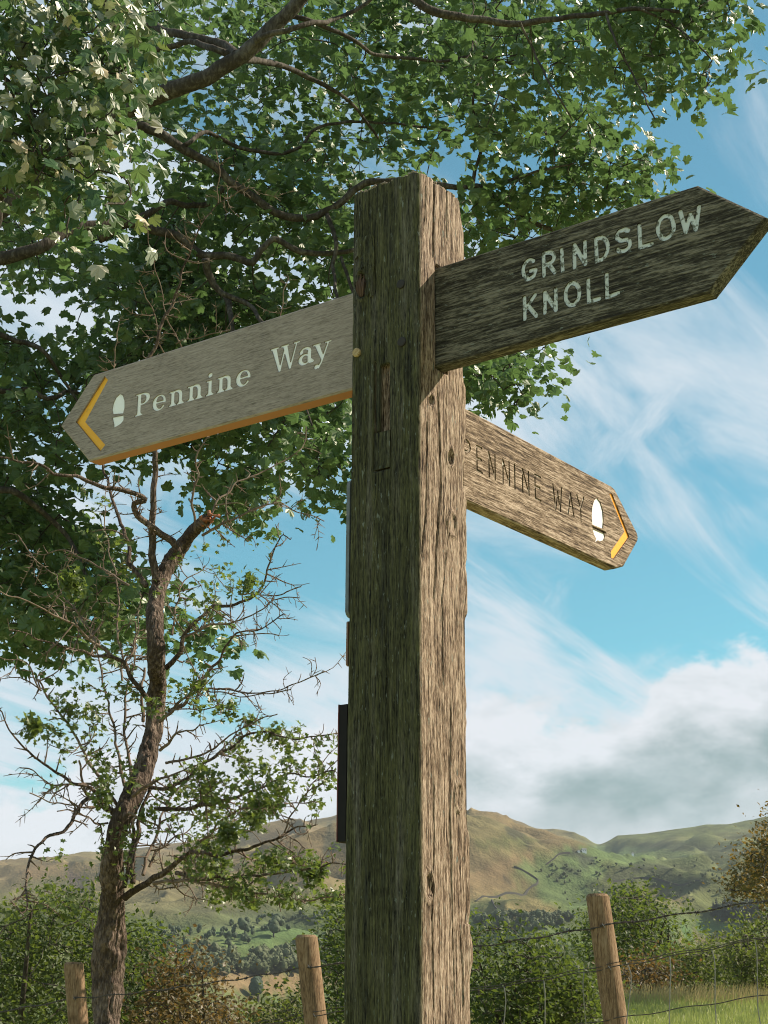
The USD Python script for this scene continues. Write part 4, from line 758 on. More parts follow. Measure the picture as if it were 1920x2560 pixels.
cn, Rn, sn = leaf_cloud(NCL, np.full(len(NCL), .12), 8, np.array([.12, .12, .13]), .6, gs); hang = gs.uniform(0, 1, len(cn)) < .55
Rn[hang] = random_frames(hang.sum(), np.tile([0.75, -.5, .2], (hang.sum(), 1)), .4, gs)
pale = gs.uniform(0, 1, len(cn)) < .36
# the 300 leaves that show largest are parts of their own, the rest one mass
near = np.argsort(cn[:, 1])[:300]; vis = to_px(cn[near]); rest = np.setdiff1d(np.arange(len(cn)), near)
M_PARTS = [M_SYC, M_SYCP]
for q in near:
    v, f = leaves[q % NL]; obj('leaf', ((v * sn[q]) @ Rn[q].T + cn[q], f), M_PARTS[int(pale[q])], syc)
sets = [scatter(leaves[k], c[kind == k], R[kind == k], s[kind == k]) for k in range(NL)]
rp = rest[~pale[rest]]; sets += [scatter(leaves[k], cn[rp[rp % NL == k]], Rn[rp[rp % NL == k]], sn[rp[rp % NL == k]]) for k in range(NL)]
obj('foliage', join(sets), M_SYC, syc, kind='stuff')
rp = rest[pale[rest]]; obj('pale_foliage', join([scatter(leaves[k], cn[rp[rp % NL == k]], Rn[rp[rp % NL == k]], sn[rp[rp % NL == k]]) for k in range(NL)]), M_SYCP, syc, kind='stuff')

# ------------------------------------------------------------------ the hawthorn behind the fence
haw = thing('hawthorn_tree', 'gnarled hawthorn with thorny half bare twigs rising behind the left stake', 'tree')
HD = 8.0; KA = .5184
A_ = lambda pts: [(x * KA, 1100 + y * KA) for x, y in pts]
B_ = lambda pts: [(x * KA, 1700 + y * KA) for x, y in pts]
gh = np.random.default_rng(77)
def px_curve(pts, d0, d1, w0, w1, step=.03, rough=.02, seed=0):
    pts = np.array(pts, float); L = np.concatenate([[0], np.cumsum(np.hypot(*np.diff(pts, axis=0).T))]); t = L / L[-1]
    P = at(pts[:, 0], pts[:, 1], d0 + (d1 - d0) * t); r = (w0 + (w1 - w0) * t ** .85) / FPX * P[:, 1] / 2; S = catmull(np.c_[P, r], step)
    n3 = np.stack([meshkit.fbm(S[:, :3] * 9 + [seed, k * 5, 0], 2, 3 + k) - .5 for k in range(3)], 1); S[:, :3] += n3 * rough * smoothstep(0, .15, np.linspace(0, 1, len(S)))[:, None]
    return S
tr = B_([(512, 1900), (514, 1660), (528, 1350), (540, 1100), (538, 900), (560, 740), (620, 600), (690, 440), (738, 250), (752, 100), (760, 0)]) + A_([(755, 1100), (753, 1000), (748, 900), (752, 780), (785, 650), (868, 520), (945, 430), (1002, 385)])
wd = np.array([122, 108, 150, 118, 106, 92, 98, 96, 90, 86, 84, 82, 82, 82, 80, 80, 72, 66, 62]) * KA
pts = np.array(tr); P = at(pts[:, 0], pts[:, 1], HD + .12 * np.sin(np.arange(len(pts)) * .9)); foot = P[0].copy(); foot[2] = float(land(foot[0], foot[1])) - .15; P = np.vstack([foot, P]); wd = np.concatenate([[wd[0] * 1.2], wd])
S = catmull(np.c_[P, wd / FPX * P[:, 1] / 2], .011)
obj('trunk', bark_tube(S[:, :3], S[:, 3] * (1 + .18 * (meshkit.fbm(S[:, :3] * 6, 3, 5) - .5)), 96, .30, 9), M_HBARK, haw, smooth=True)
stub = P[-1]; M_CUT = plain('broken_wood', (0.22, 0.085, 0.04), .9)
ds = (P[-1] - P[-2]) / np.linalg.norm(P[-1] - P[-2])
sp_parts = [tube(np.array([stub - ds * .01 + gh.normal(0, .018, 3), stub + ds * gh.uniform(.01, .05) + gh.normal(0, .02, 3)]), np.array([.012, .002]), 5) for _ in range(16)]
obj('broken_stub', join(sp_parts), M_CUT, haw, smooth=True, label='splintered reddish stub where the top has broken off')
HB = [(A_([(756, 680), (738, 560), (740, 400), (736, 250), (746, 100), (745, 0)]) + [(383, 1000), (370, 900), (400, 830), (430, 760), (450, 700), (478, 620), (500, 560), (545, 510), (570, 500)], 8.0, 7.6, 40, 5),
      (A_([(858, 545), (835, 490), (740, 430), (672, 370), (648, 300), (700, 285), (690, 268), (600, 238), (480, 228), (335, 175), (180, 120), (20, 95), (-60, 60)]), 8.0, 7.4, 38, 8),
      (A_([(705, 705), (650, 620), (612, 480), (560, 330), (520, 210), (490, 120), (500, 0)]), 8.0, 8.4, 26, 8), (A_([(735, 640), (715, 540), (722, 470), (700, 420)]), 8, 8.1, 14, 5),
      (A_([(975, 460), (1090, 395), (1210, 335), (1335, 312), (1440, 345), (1520, 385), (1560, 400)]), 8.0, 7.6, 14, 4), (A_([(1000, 395), (1060, 290), (1180, 200), (1330, 120), (1450, 40), (1480, -60)]), 8.0, 8.3, 12, 4),
      (A_([(940, 440), (930, 330), (945, 200), (945, 90), (1000, 0), (1030, -60)]), 8.0, 7.8, 15, 5), (A_([(800, 1100), (862, 1040), (890, 940), (975, 850), (1025, 800), (1140, 792), (1240, 725), (1300, 600), (1352, 470), (1410, 482)]), 8.0, 7.5, 26, 5),
      (A_([(1150, 742), (1250, 742), (1350, 744), (1455, 710)]), 7.6, 7.4, 9, 3), (A_([(890, 950), (1050, 892), (1200, 850), (1320, 780), (1440, 765)]), 7.9, 7.4, 12, 3), (A_([(815, 1310), (900, 1250), (960, 1150), (1050, 1065), (1110, 950), (1240, 920), (1345, 850), (1370, 842)]), 8.0, 7.5, 20, 4),
      (A_([(900, 1240), (1000, 1195), (1110, 1215), (1250, 1220), (1400, 1188), (1500, 1140), (1568, 1115)]), 7.9, 7.3, 12, 4), (A_([(1110, 950), (1200, 935), (1350, 938)]), 7.6, 7.4, 7, 3),
      (A_([(712, 1250), (640, 1150), (575, 1065), (400, 1022), (250, 985), (110, 930), (40, 920)]), 8.0, 7.6, 26, 5), (A_([(575, 1065), (430, 970), (350, 900), (270, 840), (130, 788), (40, 735), (-30, 690)]), 7.95, 7.4, 17, 5),
      (A_([(470, 1000), (405, 855), (300, 745), (270, 650), (205, 615), (90, 470)]), 7.9, 8.3, 10, 3), (A_([(600, 1100), (640, 1000), (655, 900), (690, 800)]), 8.1, 8.3, 14, 5), (A_([(620, 700), (520, 640), (420, 590), (300, 540), (130, 550)]), 8.2, 8.5, 12, 4),
      (A_([(590, 1160), (575, 1000), (568, 850), (560, 640), (520, 520), (500, 320)]), 8.2, 8.5, 11, 5), (A_([(830, 940), (850, 800), (870, 700), (960, 640), (980, 610)]), 8.1, 8.4, 12, 4), (A_([(960, 1150), (930, 1100)]), 7.8, 7.8, 6, 3),
      (B_([(600, 720), (520, 620), (430, 520), (300, 470), (200, 400), (120, 330), (55, 240), (0, 130)]), 8.0, 7.3, 24, 5), (B_([(520, 630), (432, 565), (380, 610), (300, 730), (200, 790), (150, 870), (122, 930), (135, 1030), (142, 1110), (110, 1130)]), 7.9, 7.2, 22, 8),
      (B_([(435, 570), (400, 480), (368, 395)]), 7.9, 7.8, 15, 11), (B_([(500, 525), (400, 492), (250, 490), (160, 450), (95, 425)]), 7.9, 7.5, 13, 4), (B_([(530, 610), (420, 600), (300, 605), (210, 580), (150, 552)]), 7.9, 7.5, 11, 4), (B_([(520, 690), (440, 680), (350, 640), (270, 640)]), 7.9, 7.6, 10, 4),
      (B_([(570, 610), (460, 445), (365, 275), (262, 130), (180, 0)]) + A_([(190, 1210), (120, 1085), (0, 1050)]), 8.0, 7.6, 18, 5), (B_([(600, 510), (560, 300), (528, 150), (500, 0)]) + A_([(480, 1070), (440, 960), (380, 860)]), 8.1, 8.4, 16, 5), (B_([(640, 490), (610, 300), (600, 150), (625, 0)]) + A_([(650, 1080), (655, 930), (650, 880)]), 8.15, 8.4, 16, 6),
      (B_([(600, 1050), (700, 972), (800, 920), (905, 848), (1000, 842), (1240, 800), (1370, 742), (1450, 702), (1535, 680)]), 8.0, 7.2, 34, 5), (B_([(1370, 742), (1400, 655), (1500, 540), (1560, 500)]), 7.3, 7.1, 9, 4), (B_([(1375, 745), (1440, 780), (1480, 810)]), 7.3, 7.2, 6, 3),
      (B_([(700, 520), (850, 505), (950, 430), (1100, 330), (1250, 262), (1430, 280), (1600, 265)]), 8.0, 7.3, 20, 5), (B_([(750, 620), (900, 620), (1100, 572), (1300, 505), (1450, 452), (1620, 450)]), 7.9, 7.0, 22, 5), (B_([(850, 930), (1000, 952), (1240, 930), (1400, 910), (1560, 898), (1700, 880)]), 7.7, 7.0, 20, 6),
      (B_([(740, 980), (900, 965), (1100, 1002), (1250, 1030), (1400, 1062), (1600, 1060), (1700, 1040)]), 7.8, 7.0, 18, 6), (B_([(900, 850), (1050, 700), (1150, 640), (1300, 600), (1500, 590)]), 7.9, 7.2, 14, 4), (B_([(740, 985), (800, 1010), (900, 1000), (940, 1060)]), 7.9, 7.7, 9, 3),
      (B_([(640, 980), (650, 850), (668, 720), (700, 560), (740, 480)]), 7.85, 8.0, 26, 14), (B_([(600, 1000), (625, 880), (640, 700), (600, 560)]), 7.9, 8.1, 22, 12), (B_([(690, 940), (720, 820), (780, 660), (820, 560), (900, 500)]), 7.9, 8.2, 18, 7), (B_([(720, 900), (800, 780), (900, 720), (960, 680)]), 8.0, 8.3, 13, 4),
      (B_([(620, 640), (700, 690), (770, 715)]), 7.7, 7.6, 13, 5), (B_([(640, 560), (740, 500), (830, 455), (900, 420), (980, 400)]), 7.8, 7.6, 18, 4), (B_([(770, 200), (830, 145), (900, 90), (960, 20), (1000, -60)]), 7.9, 7.6, 18, 5), (B_([(770, 340), (850, 270), (950, 225), (985, 225)]), 7.9, 7.6, 16, 5), (B_([(830, 145), (960, 140), (1060, 130), (1140, 140)]), 7.8, 7.5, 9, 3),
      (B_([(800, 400), (980, 360), (1130, 250), (1240, 200), (1340, 160)]), 7.9, 7.5, 14, 4), (B_([(930, 50), (1090, 62), (1280, 72), (1400, 40)]), 7.7, 7.4, 9, 3), (B_([(690, 200), (680, 60), (690, -60)]) , 8.2, 8.3, 17, 12),
      ([(478, 1010), (470, 930), (455, 860), (420, 800), (398, 700), (372, 600), (360, 560)], 7.9, 7.7, 9, 4), ([(425, 905), (400, 850), (382, 790), (350, 700)], 7.9, 7.7, 8, 3), ([(268, 1010), (280, 920), (292, 850), (300, 800)], 7.9, 7.8, 9, 4), ([(440, 860), (520, 835), (570, 825)], 7.8, 7.6, 6, 3), ([(700, 800), (712, 740), (720, 690)], 7.8, 7.8, 5, 3), ([(560, 500), (620, 470), (650, 490)], 7.7, 7.6, 5, 3), ([(545, 510), (546, 440), (542, 380)], 7.7, 7.6, 5, 2)]
hs = [S[:, :3]]; tw = []; tips = []
for bi, (pts, d0, d1, w0, w1) in enumerate(HB):
    Q = px_curve(pts, d0, d1, w0 * KA * 1.05, max(w1 * KA, 1.6), .025, .05, bi); hs.append(Q[:, :3])
    obj('branch', bark_tube(Q[:, :3], np.maximum(Q[:, 3], .0030), 8 if w0 > 18 else 6, .10, bi), M_HBARK if w0 > 18 else M_HTWIG, haw, smooth=True)
    n = len(Q); T = np.gradient(Q[:, :3], axis=0); T /= np.linalg.norm(T, axis=1, keepdims=True)
    for q in gh.uniform(.06, 1, max(3, int(n * .025 / .032))):           # side twigs with short thorny spurs
        k = min(int(q * n), n - 1); side_ = gh.normal(0, 1, 3) * [1, .5, 1]; side_ -= T[k] * (side_ @ T[k]); side_ /= np.linalg.norm(side_)
        ln = gh.choice([.028, .05, .10, .2], p=[.42, .3, .2, .08]) * gh.uniform(.6, 1.3); d = T[k] * gh.uniform(.1, .7) + side_; d /= np.linalg.norm(d)
        a = Q[k, :3]; b = a + d * ln; mid = (a + b) / 2 + gh.normal(0, .10 * ln, 3); C_ = catmull([a, mid, b], max(ln / 4, .012)); tw.append(tube(C_, np.linspace(min(.0048, Q[k, 3] * .9), .0016, len(C_)), 4, False)); hs.append(C_)
        if ln > .07:
            for u in gh.uniform(.2, .95, int(ln / .022)):
                m = C_[int(u * (len(C_) - 1))]; e = gh.normal(0, 1, 3); e /= np.linalg.norm(e); tw.append(tube(np.array([m, m + (e + d * .5) * gh.uniform(.015, .04)]), np.array([.0026, .0010]), 3, False))
obj('twigs', join(tw), M_HTWIG, haw, smooth=True, kind='stuff')
HLEAF = [(B_([(800, 420), (960, 380), (1060, 440), (1180, 420), (1200, 560), (1190, 720), (1100, 800), (960, 830), (830, 780), (790, 620)]), 520), (B_([(1060, 360), (1240, 250), (1420, 190), (1480, 230), (1600, 240), (1620, 350), (1500, 320), (1300, 340), (1180, 390)]), 210),
         (B_([(1180, 450), (1400, 410), (1620, 430), (1640, 640), (1500, 640), (1250, 640), (1180, 560)]), 260), (B_([(880, 850), (1100, 880), (1250, 840), (1320, 900), (1250, 960), (1260, 1100), (1180, 1110), (1080, 1040), (880, 1000)]), 330), (B_([(1300, 870), (1420, 820), (1560, 850), (1540, 930), (1380, 910)]), 90),
         (B_([(1240, 1010), (1380, 960), (1440, 1030), (1560, 1000), (1700, 960), (1720, 1090), (1560, 1090), (1370, 1110)]), 220), (B_([(1560, 880), (1720, 860), (1720, 960), (1620, 960)]), 50), (B_([(255, 60), (400, 70), (470, 130), (530, 150), (560, 210), (480, 230), (500, 330), (440, 360), (330, 260)]), 170),
         (B_([(430, 350), (580, 340), (600, 460), (560, 560), (500, 500), (430, 420)]), 130), (B_([(480, 640), (560, 600), (560, 700), (480, 740)]), 50), (B_([(480, 760), (600, 720), (600, 940), (520, 940)]), 110), (B_([(690, 340), (770, 350), (760, 400), (700, 390)]), 26), (B_([(560, 30), (680, 40), (690, 180), (600, 200), (560, 120)]), 90),
         (B_([(820, 20), (920, 20), (920, 100), (840, 110)]), 30), (B_([(960, 110), (1060, 100), (1050, 180), (960, 160)]), 24), (A_([(330, 290), (420, 280), (480, 340), (520, 420), (540, 520), (470, 560), (400, 480), (340, 400)]), 130), (A_([(480, 600), (600, 560), (700, 620), (700, 900), (600, 880), (520, 760)]), 200),
         (A_([(860, 600), (960, 660), (1040, 700), (1060, 800), (960, 900), (860, 820)]), 110), (A_([(1060, 640), (1180, 560), (1250, 530), (1300, 560), (1200, 660), (1090, 760)]), 75), (A_([(930, 500), (1060, 440), (1110, 360), (1090, 480), (1000, 600), (930, 590)]), 60), (A_([(830, 1200), (930, 1200), (1060, 1280), (1060, 1340), (860, 1300)]), 70), (A_([(250, 1220), (420, 1220), (480, 1300), (470, 1400), (300, 1390)]), 110)]
hp_ = []
for pts, n in HLEAF:
    n = int(n * (.42 if pts[0][1] > 1920 else .30 if pts[0][1] > 1700 else .16)); q = in_poly(Polygon(pts), n, gh); hp_.append(at(q[:, 0], q[:, 1], gh.uniform(7.0, 8.3, n)))
HC = np.vstack(hp_); _tp = np.array(tr); _hx, _hy = to_px(HC); _o = np.argsort(_tp[:, 1]); HC = HC[(np.abs(_hx - np.interp(_hy, _tp[_o, 1], _tp[_o, 0])) > 52) | (_hy > 2080) | (gh.uniform(0, 1, len(HC)) < .12)]; base = np.vstack(hs); d, k = cKDTree(base).query(HC); HC = HC + (base[k] - HC) * np.clip(1 - .05 / np.maximum(d, .04), 0, .92)[:, None]
obj('twigs', grow_twigs(HC, [base[::3]], None, .0017, gh), M_HTWIG, haw, smooth=True, kind='stuff')
n = len(HC) * 7; c = np.repeat(HC, 7, 0) + gh.normal(0, .026, (n, 3)); small = [lobed_small(k) for k in range(4)]; R = random_frames(n, np.tile([.1, -.15, .7], (n, 1)), .65, gh); s = gh.uniform(.022, .047, n); kk = gh.integers(0, 4, n)
obj('foliage', join([scatter(small[q], c[kk == q], R[kk == q], s[kk == q]) for q in range(4)]), M_HAW, haw, kind='stuff')

# ------------------------------------------------------------------ hedges and trees behind the fence
def leafy(name, label, cat, outline, d0, d1, n, leaf, material, seed, group=None, stems=4, per=14, puff=.11, fill=True):
    """A bush or tree: crown lobes filled with leaf clumps between two distances, carried on stems from the ground."""
    g = np.random.default_rng(seed); pg = Polygon(outline); cx = pg.centroid.x; mid = (d0 + d1) / 2; top = at(cx, pg.bounds[1], mid)
    gx, gy = at(cx, 2500, mid)[:2]; gz = float(land(gx, gy)); t = thing(name, label, cat, (gx, gy, gz), 0, group); off = np.array([gx, gy, gz])
    q = in_poly(pg, n, g); C = at(q[:, 0], q[:, 1], g.uniform(d0, d1, n)); sc = mid / 14
    keep = meshkit.fbm(C * (1.9 / sc), 3, seed) > .46; C = C[keep]; low = C[:, 2] < gz + .1; C[low, 2] = gz + g.uniform(.1, .5, low.sum())
    hgt = top[2] - gz; st, sk = [], []
    for k in range(stems):
        a = np.array([g.normal(0, .08 * hgt), g.normal(0, .06 * hgt), -.1]) + off; e = C[g.integers(len(C))]; e = e * [1, 1, 0] + [0, 0, max(e[2], gz + .75 * hgt)]
        S_ = catmull([a, a * .55 + e * .45 + g.normal(0, .05 * hgt, 3), e], .08 * sc); sk.append(S_); rr = np.linspace(.022 * hgt if stems > 1 else .035 * hgt, .004 * hgt, len(S_)); obj('trunk' if stems == 1 else 'stem', (lambda m: (m[0] - off, m[1]))(bark_tube(S_, rr, 8, .1, k)), M_BARK, t, smooth=True)
    v, f = grow_twigs(C[::2], sk, None, .0035 * sc, g); obj('branches', (v - off, f), M_BARK, t, kind='stuff')
    N = len(C) * per; c = np.repeat(C, per, 0) + g.normal(0, puff * sc, (N, 3)) * [1, 1, .75] * g.choice([.7, 1.0, 1.35], (N, 1)); ctr = np.array([0, mid, 0]) * [0, 1, 0]
    R = random_frames(N, np.tile([.15, -.1, .8], (N, 1)), .6, g); s = g.uniform(.5, 1.25, N) * leaf
    v, f = scatter(OVAL, c, R, s); obj('crown', (v - off, f), material, t, kind='stuff'); return t
W_ = lambda pts: [(1150 + x * .4641, 1980 + y * .4641) for x, y in pts]
leafy('hedge_bush', 'sunlit green hawthorn hedge bush left of the hawthorn trunk', 'bush', [(-60, 2330), (20, 2310), (60, 2270), (110, 2245), (150, 2215), (190, 2232), (230, 2240), (260, 2330), (260, 2600), (-60, 2600)], 11.5, 14.5, 1500, .052, M_BUSH, 101, stems=2)
leafy('hedge_bush', 'grey green hedge bush between the hawthorn trunk and the brown bush', 'bush', [(250, 2310), (300, 2300), (350, 2320), (390, 2350), (420, 2390), (430, 2450), (400, 2600), (230, 2600), (235, 2400)], 12.5, 15, 620, .05, M_BUSH, 102, stems=4)
leafy('hedge_bush', 'brownish autumn bush low between the left and middle stakes', 'bush', [(390, 2450), (440, 2390), (480, 2375), (520, 2400), (545, 2460), (570, 2520), (600, 2600), (330, 2600), (360, 2510)], 11.5, 13.5, 560, .045, M_BROWN, 103, stems=4)
leafy('hedge_bush', 'low green bush at the bottom edge left of the middle stake', 'bush', [(600, 2540), (660, 2520), (720, 2490), (760, 2500), (780, 2600), (560, 2600)], 16, 18, 260, .06, M_BUSHD, 104, stems=3)
leafy('dark_tree', 'dark bushy tree rising just left of the post', 'tree', [(800, 2440), (805, 2350), (830, 2290), (870, 2240), (930, 2230), (980, 2260), (1000, 2600), (780, 2600), (790, 2500)], 17, 20, 620, .075, M_BUSHD, 105, stems=2)
leafy('hedge_bush', 'broad sunlit bush right of the post with autumn tints on top', 'bush', W_([(20, 760), (90, 740), (160, 725), (230, 735), (330, 770), (420, 770), (500, 775), (530, 840), (560, 880), (600, 940), (590, 1010), (500, 1000), (480, 1100), (480, 1260), (0, 1260)]), 13.5, 16.5, 1000, .055, M_BUSHD, 106, stems=5)
leafy('hedge_bush', 'paler lower bush in front of the broad bush beside the right stake', 'bush', W_([(430, 1020), (560, 980), (660, 1010), (730, 1000), (760, 1270), (380, 1270)]), 14, 16, 420, .055, M_BUSH, 107, stems=4)
leafy('round_tree', 'round headed green tree behind the right stake', 'tree', W_([(660, 900), (640, 780), (720, 640), (790, 560), (880, 530), (960, 520), (1050, 545), (1110, 590), (1180, 640), (1230, 720), (1270, 800), (1290, 900), (1250, 1000), (1180, 1060), (900, 1120), (720, 1080)]), 38, 44, 900, .13, M_BUSH, 108, stems=2, per=16, puff=.085)
leafy('hedge_bush', 'reddish brown bush below the round headed tree', 'bush', W_([(840, 960), (950, 920), (1060, 930), (1140, 1000), (1180, 1090), (1150, 1150), (860, 1160)]), 26, 28, 330, .075, M_BROWN, 109, stems=3)
leafy('hedge_bush', 'dark green hedge right of the round headed tree', 'bush', W_([(1180, 900), (1290, 830), (1400, 850), (1480, 900), (1560, 1000), (1560, 1110), (1180, 1150)]), 27, 31, 560, .085, M_BUSHD, 110, stems=4)
leafy('hedge_bush', 'tall shaded hedge tree at the right edge below the golden tree', 'bush', W_([(1440, 830), (1530, 740), (1600, 680), (1680, 600), (1800, 640), (1800, 1110), (1500, 1110)]), 24, 27, 620, .08, M_BUSHD, 111, stems=3)
leafy('golden_tree', 'tree with golden and green leaves reaching in from the right edge', 'tree', W_([(1450, 480), (1510, 380), (1580, 310), (1640, 230), (1690, 130), (1790, 60), (1980, 20), (1980, 640), (1750, 620), (1640, 560), (1540, 560), (1460, 530)]), 18.5, 22, 950, .062, M_ORANGE, 112, stems=1, puff=.085)

# ------------------------------------------------------------------ grass at the top of the field
gg = np.random.default_rng(12)
def grass(name, n, r0, r1, a0, a1, h0, h1, w, material, lean, label):
    az, r = gg.uniform(a0, a1, n), np.sqrt(gg.uniform(r0 ** 2, r1 ** 2, n)); x, y = r * np.sin(az), r * np.cos(az); z = land(x, y); h = gg.uniform(h0, h1, n); B = np.stack([x, y, z], 1)
    d = np.stack([gg.normal(lean, .22, n), gg.normal(0, .2, n), np.ones(n)], 1); T = B + d * h[:, None]; mid = B * .45 + T * .55 + np.stack([np.zeros(n), np.zeros(n), .08 * h], 1); s = np.stack([np.full(n, w), gg.normal(0, w * .4, n), np.zeros(n)], 1)
    V = np.stack([B - s, B + s, mid - s * .7, mid + s * .7, T], 1).reshape(-1, 3); F = np.array([[0, 1, 3], [0, 3, 2], [2, 3, 4]])[None] + (np.arange(n) * 5)[:, None, None]
    return obj(name, (V, F.reshape(-1, 3)), material, label=label, kind='stuff')
M_GRASS = leaf_mat('meadow_blade', [(0, (0.26, 0.29, 0.12)), (.5, (0.36, 0.37, 0.16)), (1, (0.48, 0.44, 0.24))], .35, .5, .3)
M_DRY = leaf_mat('dry_blade', [(0, (0.28, 0.23, 0.11)), (.6, (0.42, 0.35, 0.20)), (1, (0.14, 0.15, 0.05))], .35, .6, .2, (.4, .34, .14))
grass('meadow_grass', 26000, 13, 22.6, .0, .30, .05, .12, .004, M_GRASS, .08, 'short green grass of the sloping field behind the fence')
grass('dry_grass', 2600, 20.3, 22.8, .03, .30, .12, .28, .004, M_DRY, .25, 'tall dry seeding grass along the top of the field')

# ------------------------------------------------------------------ the far valley: woods, single trees, walls, cottages
gf = np.random.default_rng(31)
def lump(g, sub=1, sy=1.25):
    m = trimesh.creation.icosphere(sub, 1.0); v = np.array(m.vertices); v *= (1 + .5 * (meshkit.fbm(v * 1.9 + g.uniform(0, 50), 3, 3)[:, None] - .5)); return v * [1, 1, sy], np.array(m.faces)
def wood(name, label, spots, hpx, material, g, cone=False):
    parts, C, S = [], [], []; h = hpx * np.mean([math.hypot(q[0], q[1]) for q in spots]) / FPX
    for (x, y, z) in spots:
        hh = h * g.uniform(.6, 1.25); n = 84 if hpx > 24 else 34
        if cone:
            m = trimesh.creation.cone(radius=hh * .18, height=hh * .95, sections=7); parts.append((np.array(m.vertices) + [x, y, z - .5], np.array(m.faces))); n = 60
            t = g.uniform(0, 1, n) ** .7; a = g.uniform(0, 6.283, n); C.append(np.stack([x + np.cos(a) * hh * .25 * t, y + np.sin(a) * hh * .25 * t, z + hh * (1 - t) * g.uniform(.9, 1, n)], 1))
        else:
            for k in range(3):
                v, f = lump(g, 1); r = hh * g.uniform(.15, .24); c = np.array([x + g.normal(0, hh * .16), y + g.normal(0, hh * .16), z + hh * g.uniform(.30, .66)]); parts.append((v * r + c, f))
                d = g.normal(0, 1, (n // 3, 3)); d /= np.linalg.norm(d, axis=1, keepdims=True); C.append(c + d * r * g.uniform(.9, 1.5, (len(d), 1)) * [1, 1, 1.15])
    C = np.vstack(C); N = len(C); parts.append(scatter(OVAL, C, random_frames(N, np.tile([0.2, -.3, .7], (N, 1)), .6, g), h * g.uniform(.10, .22, N)))
    return obj(name, join(parts), material, smooth=False, label=label, kind='stuff')
def spots_in(pts, n, g):
    q = in_poly(Polygon(pts), n, g); return [hit_land(a, b)[0] for a, b in q]
wood('valley_wood', 'dense dark wood along the valley floor left of the post', spots_in([(470, 2440), (500, 2395), (560, 2400), (620, 2420), (660, 2405), (740, 2385), (830, 2370), (860, 2400), (850, 2430), (740, 2440), (620, 2450)], 150, gf), 42, M_FARTREE, gf)
wood('hillside_scrub', 'loose dark scrub across the lower hillside left of the post', spots_in([(380, 2320), (560, 2330), (640, 2290), (860, 2290), (860, 2350), (740, 2330), (600, 2370), (480, 2400), (400, 2400)], 100, gf), 20, M_FARTREE, gf)
wood('valley_wood', 'thin band of trees under the brown pasture right of the post', spots_in([(1185, 2300), (1300, 2300), (1420, 2300), (1440, 2315), (1330, 2335), (1200, 2330)], 80, gf), 28, M_FARTREE, gf)
wood('hillside_scrub', 'scattered bushes on the green slope below the pass', spots_in([(1300, 2170), (1480, 2150), (1700, 2150), (1860, 2170), (1850, 2280), (1700, 2290), (1520, 2250), (1440, 2280)], 100, gf), 11, M_FARTREE, gf)
wood('conifer_plantation', 'dark square conifer plantation low on the right', spots_in([(1780, 2285), (1830, 2278), (1905, 2278), (1905, 2310), (1800, 2305)], 130, gf), 34, M_CONIFER, gf, True)
def far_tree(px, py, hpx, label):
    P, dist = hit_land(px, py); h = hpx * dist / FPX; t = thing('field_tree', label, 'tree', P); obj('trunk', tube(np.array([[0, 0, -.5], [0, 0, h * .5]]), np.array([h * .05, h * .03]), 6), M_BARK, t)
    obj('crown', join([(v * h * .3 * q + [gf.normal(0, h * .12), gf.normal(0, h * .12), h * z], f) for q, z in ((1, .55), (.8, .75), (.75, .45)) for v, f in [lump(gf, 2, 1.0)]]), M_FARTREE, t)
far_tree(692, 2325, 40, 'lone dark tree on the bright green mound, upper of two'); far_tree(684, 2345, 42, 'lone dark tree on the bright green mound, lower of two'); far_tree(612, 2338, 40, 'dark tree at the left end of the bright green mound')
far_tree(645, 2505, 60, 'rounded grey green tree standing alone above the low bush'); far_tree(1407, 2340, 22, 'small round tree in the pasture left of the right stake'); far_tree(1420, 2336, 16, 'smaller round tree beside the small tree left of the right stake')
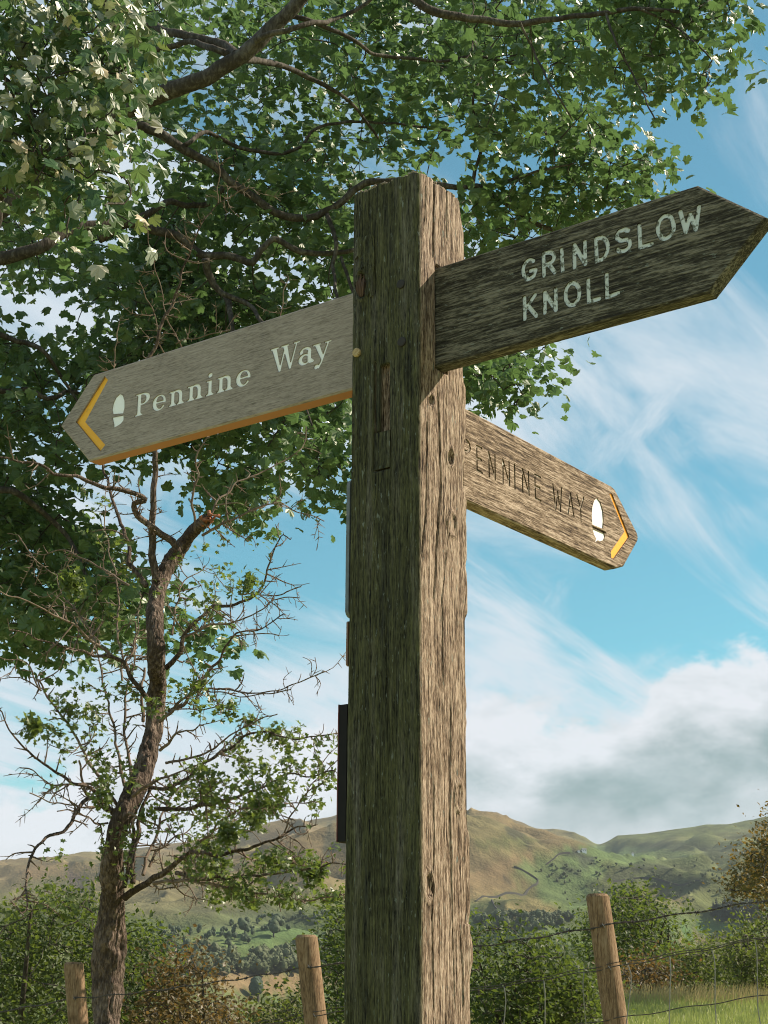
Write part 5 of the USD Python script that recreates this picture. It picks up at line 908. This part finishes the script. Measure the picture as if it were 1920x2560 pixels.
def stone_wall(pts, label, hpx=3.0):
    P = np.array([hit_land(a, b)[0] for a, b in pts]); h = hpx * np.mean(np.hypot(P[:, 0], P[:, 1])) / FPX; S_ = catmull(P, 12); S_[:, 2] = land(S_[:, 0], S_[:, 1]); T = np.gradient(S_[:, :2], axis=0); N_ = np.stack([-T[:, 1], T[:, 0]], 1); N_ /= np.linalg.norm(N_, axis=1, keepdims=True); o = np.c_[N_ * .5, np.zeros(len(S_))]
    u = np.array([0, 0, h]); hh = u * (1 + .3 * (meshkit.noise(S_ * .2, 3)[:, None] - .5)); n = len(S_); V = np.concatenate([S_ - o - [0, 0, 1], S_ - o * .6 + hh, S_ + o * .6 + hh, S_ + o - [0, 0, 1]])
    F = [[k * n + i, k * n + i + 1, (k + 1) * n + i + 1, (k + 1) * n + i] for k in range(3) for i in range(n - 1)]; t = thing('field_boundary', label, 'wall'); obj('wall_run', (V, np.array(F)), M_STONEWALL, t); 
stone_wall([(1285, 2172), (1310, 2180), (1330, 2192), (1345, 2205), (1340, 2215), (1322, 2226), (1290, 2236), (1240, 2246), (1190, 2258)], 'dark field wall winding down the brown slope right of the post', 4.0)
stone_wall([(1365, 2163), (1385, 2148), (1400, 2138), (1425, 2134)], 'pale field wall climbing to the cottages at the pass', 2.0)
stone_wall([(1520, 2205), (1600, 2200), (1680, 2212), (1760, 2205)], 'low field wall across the green slope on the right', 2.2)
stone_wall([(1229, 2252), (1238, 2270), (1250, 2290), (1258, 2310)], 'short straight field wall below the winding wall', 4.0)
def cottage(px, py, wpx, hpx, label):
    P, dist = hit_land(px, py); w, h = wpx * dist / FPX, hpx * dist / FPX; t = thing('cottage', label, 'house', P, .2); d = w * .6
    b = trimesh.creation.box([w, d, h + 2]); b.apply_translation([0, 0, h / 2 - 1]); obj('wall', b, M_WHITEWASH, t)
    V = np.array([[-w / 2 - .2, -d / 2 - .3, h + .004], [w / 2 + .2, -d / 2 - .3, h + .004], [w / 2 + .2, d / 2 + .3, h + .004], [-w / 2 - .2, d / 2 + .3, h + .004], [-w / 2 - .2, 0, h + d * .42], [w / 2 + .2, 0, h + d * .42]]); obj('roof', (V, np.array([[0, 1, 5], [0, 5, 4], [2, 3, 4], [2, 4, 5], [0, 4, 3], [1, 2, 5], [0, 3, 2], [0, 2, 1]])), M_SLATE, t)
    for k in (-.28, .28):
        q = trimesh.creation.box([w * .1, .1, h * .3]); q.apply_translation([w * k, -d / 2 - .03, h * .55]); obj('window', q, M_DARKWIN, t)
cottage(1460, 2131, 11, 6, 'larger white cottage at the foot of the pass'); cottage(1447, 2133, 6, 4, 'smaller white cottage left of the larger one at the pass'); cottage(1582, 2137, 5, 3, 'tiny white barn on the green slope right of the pass')
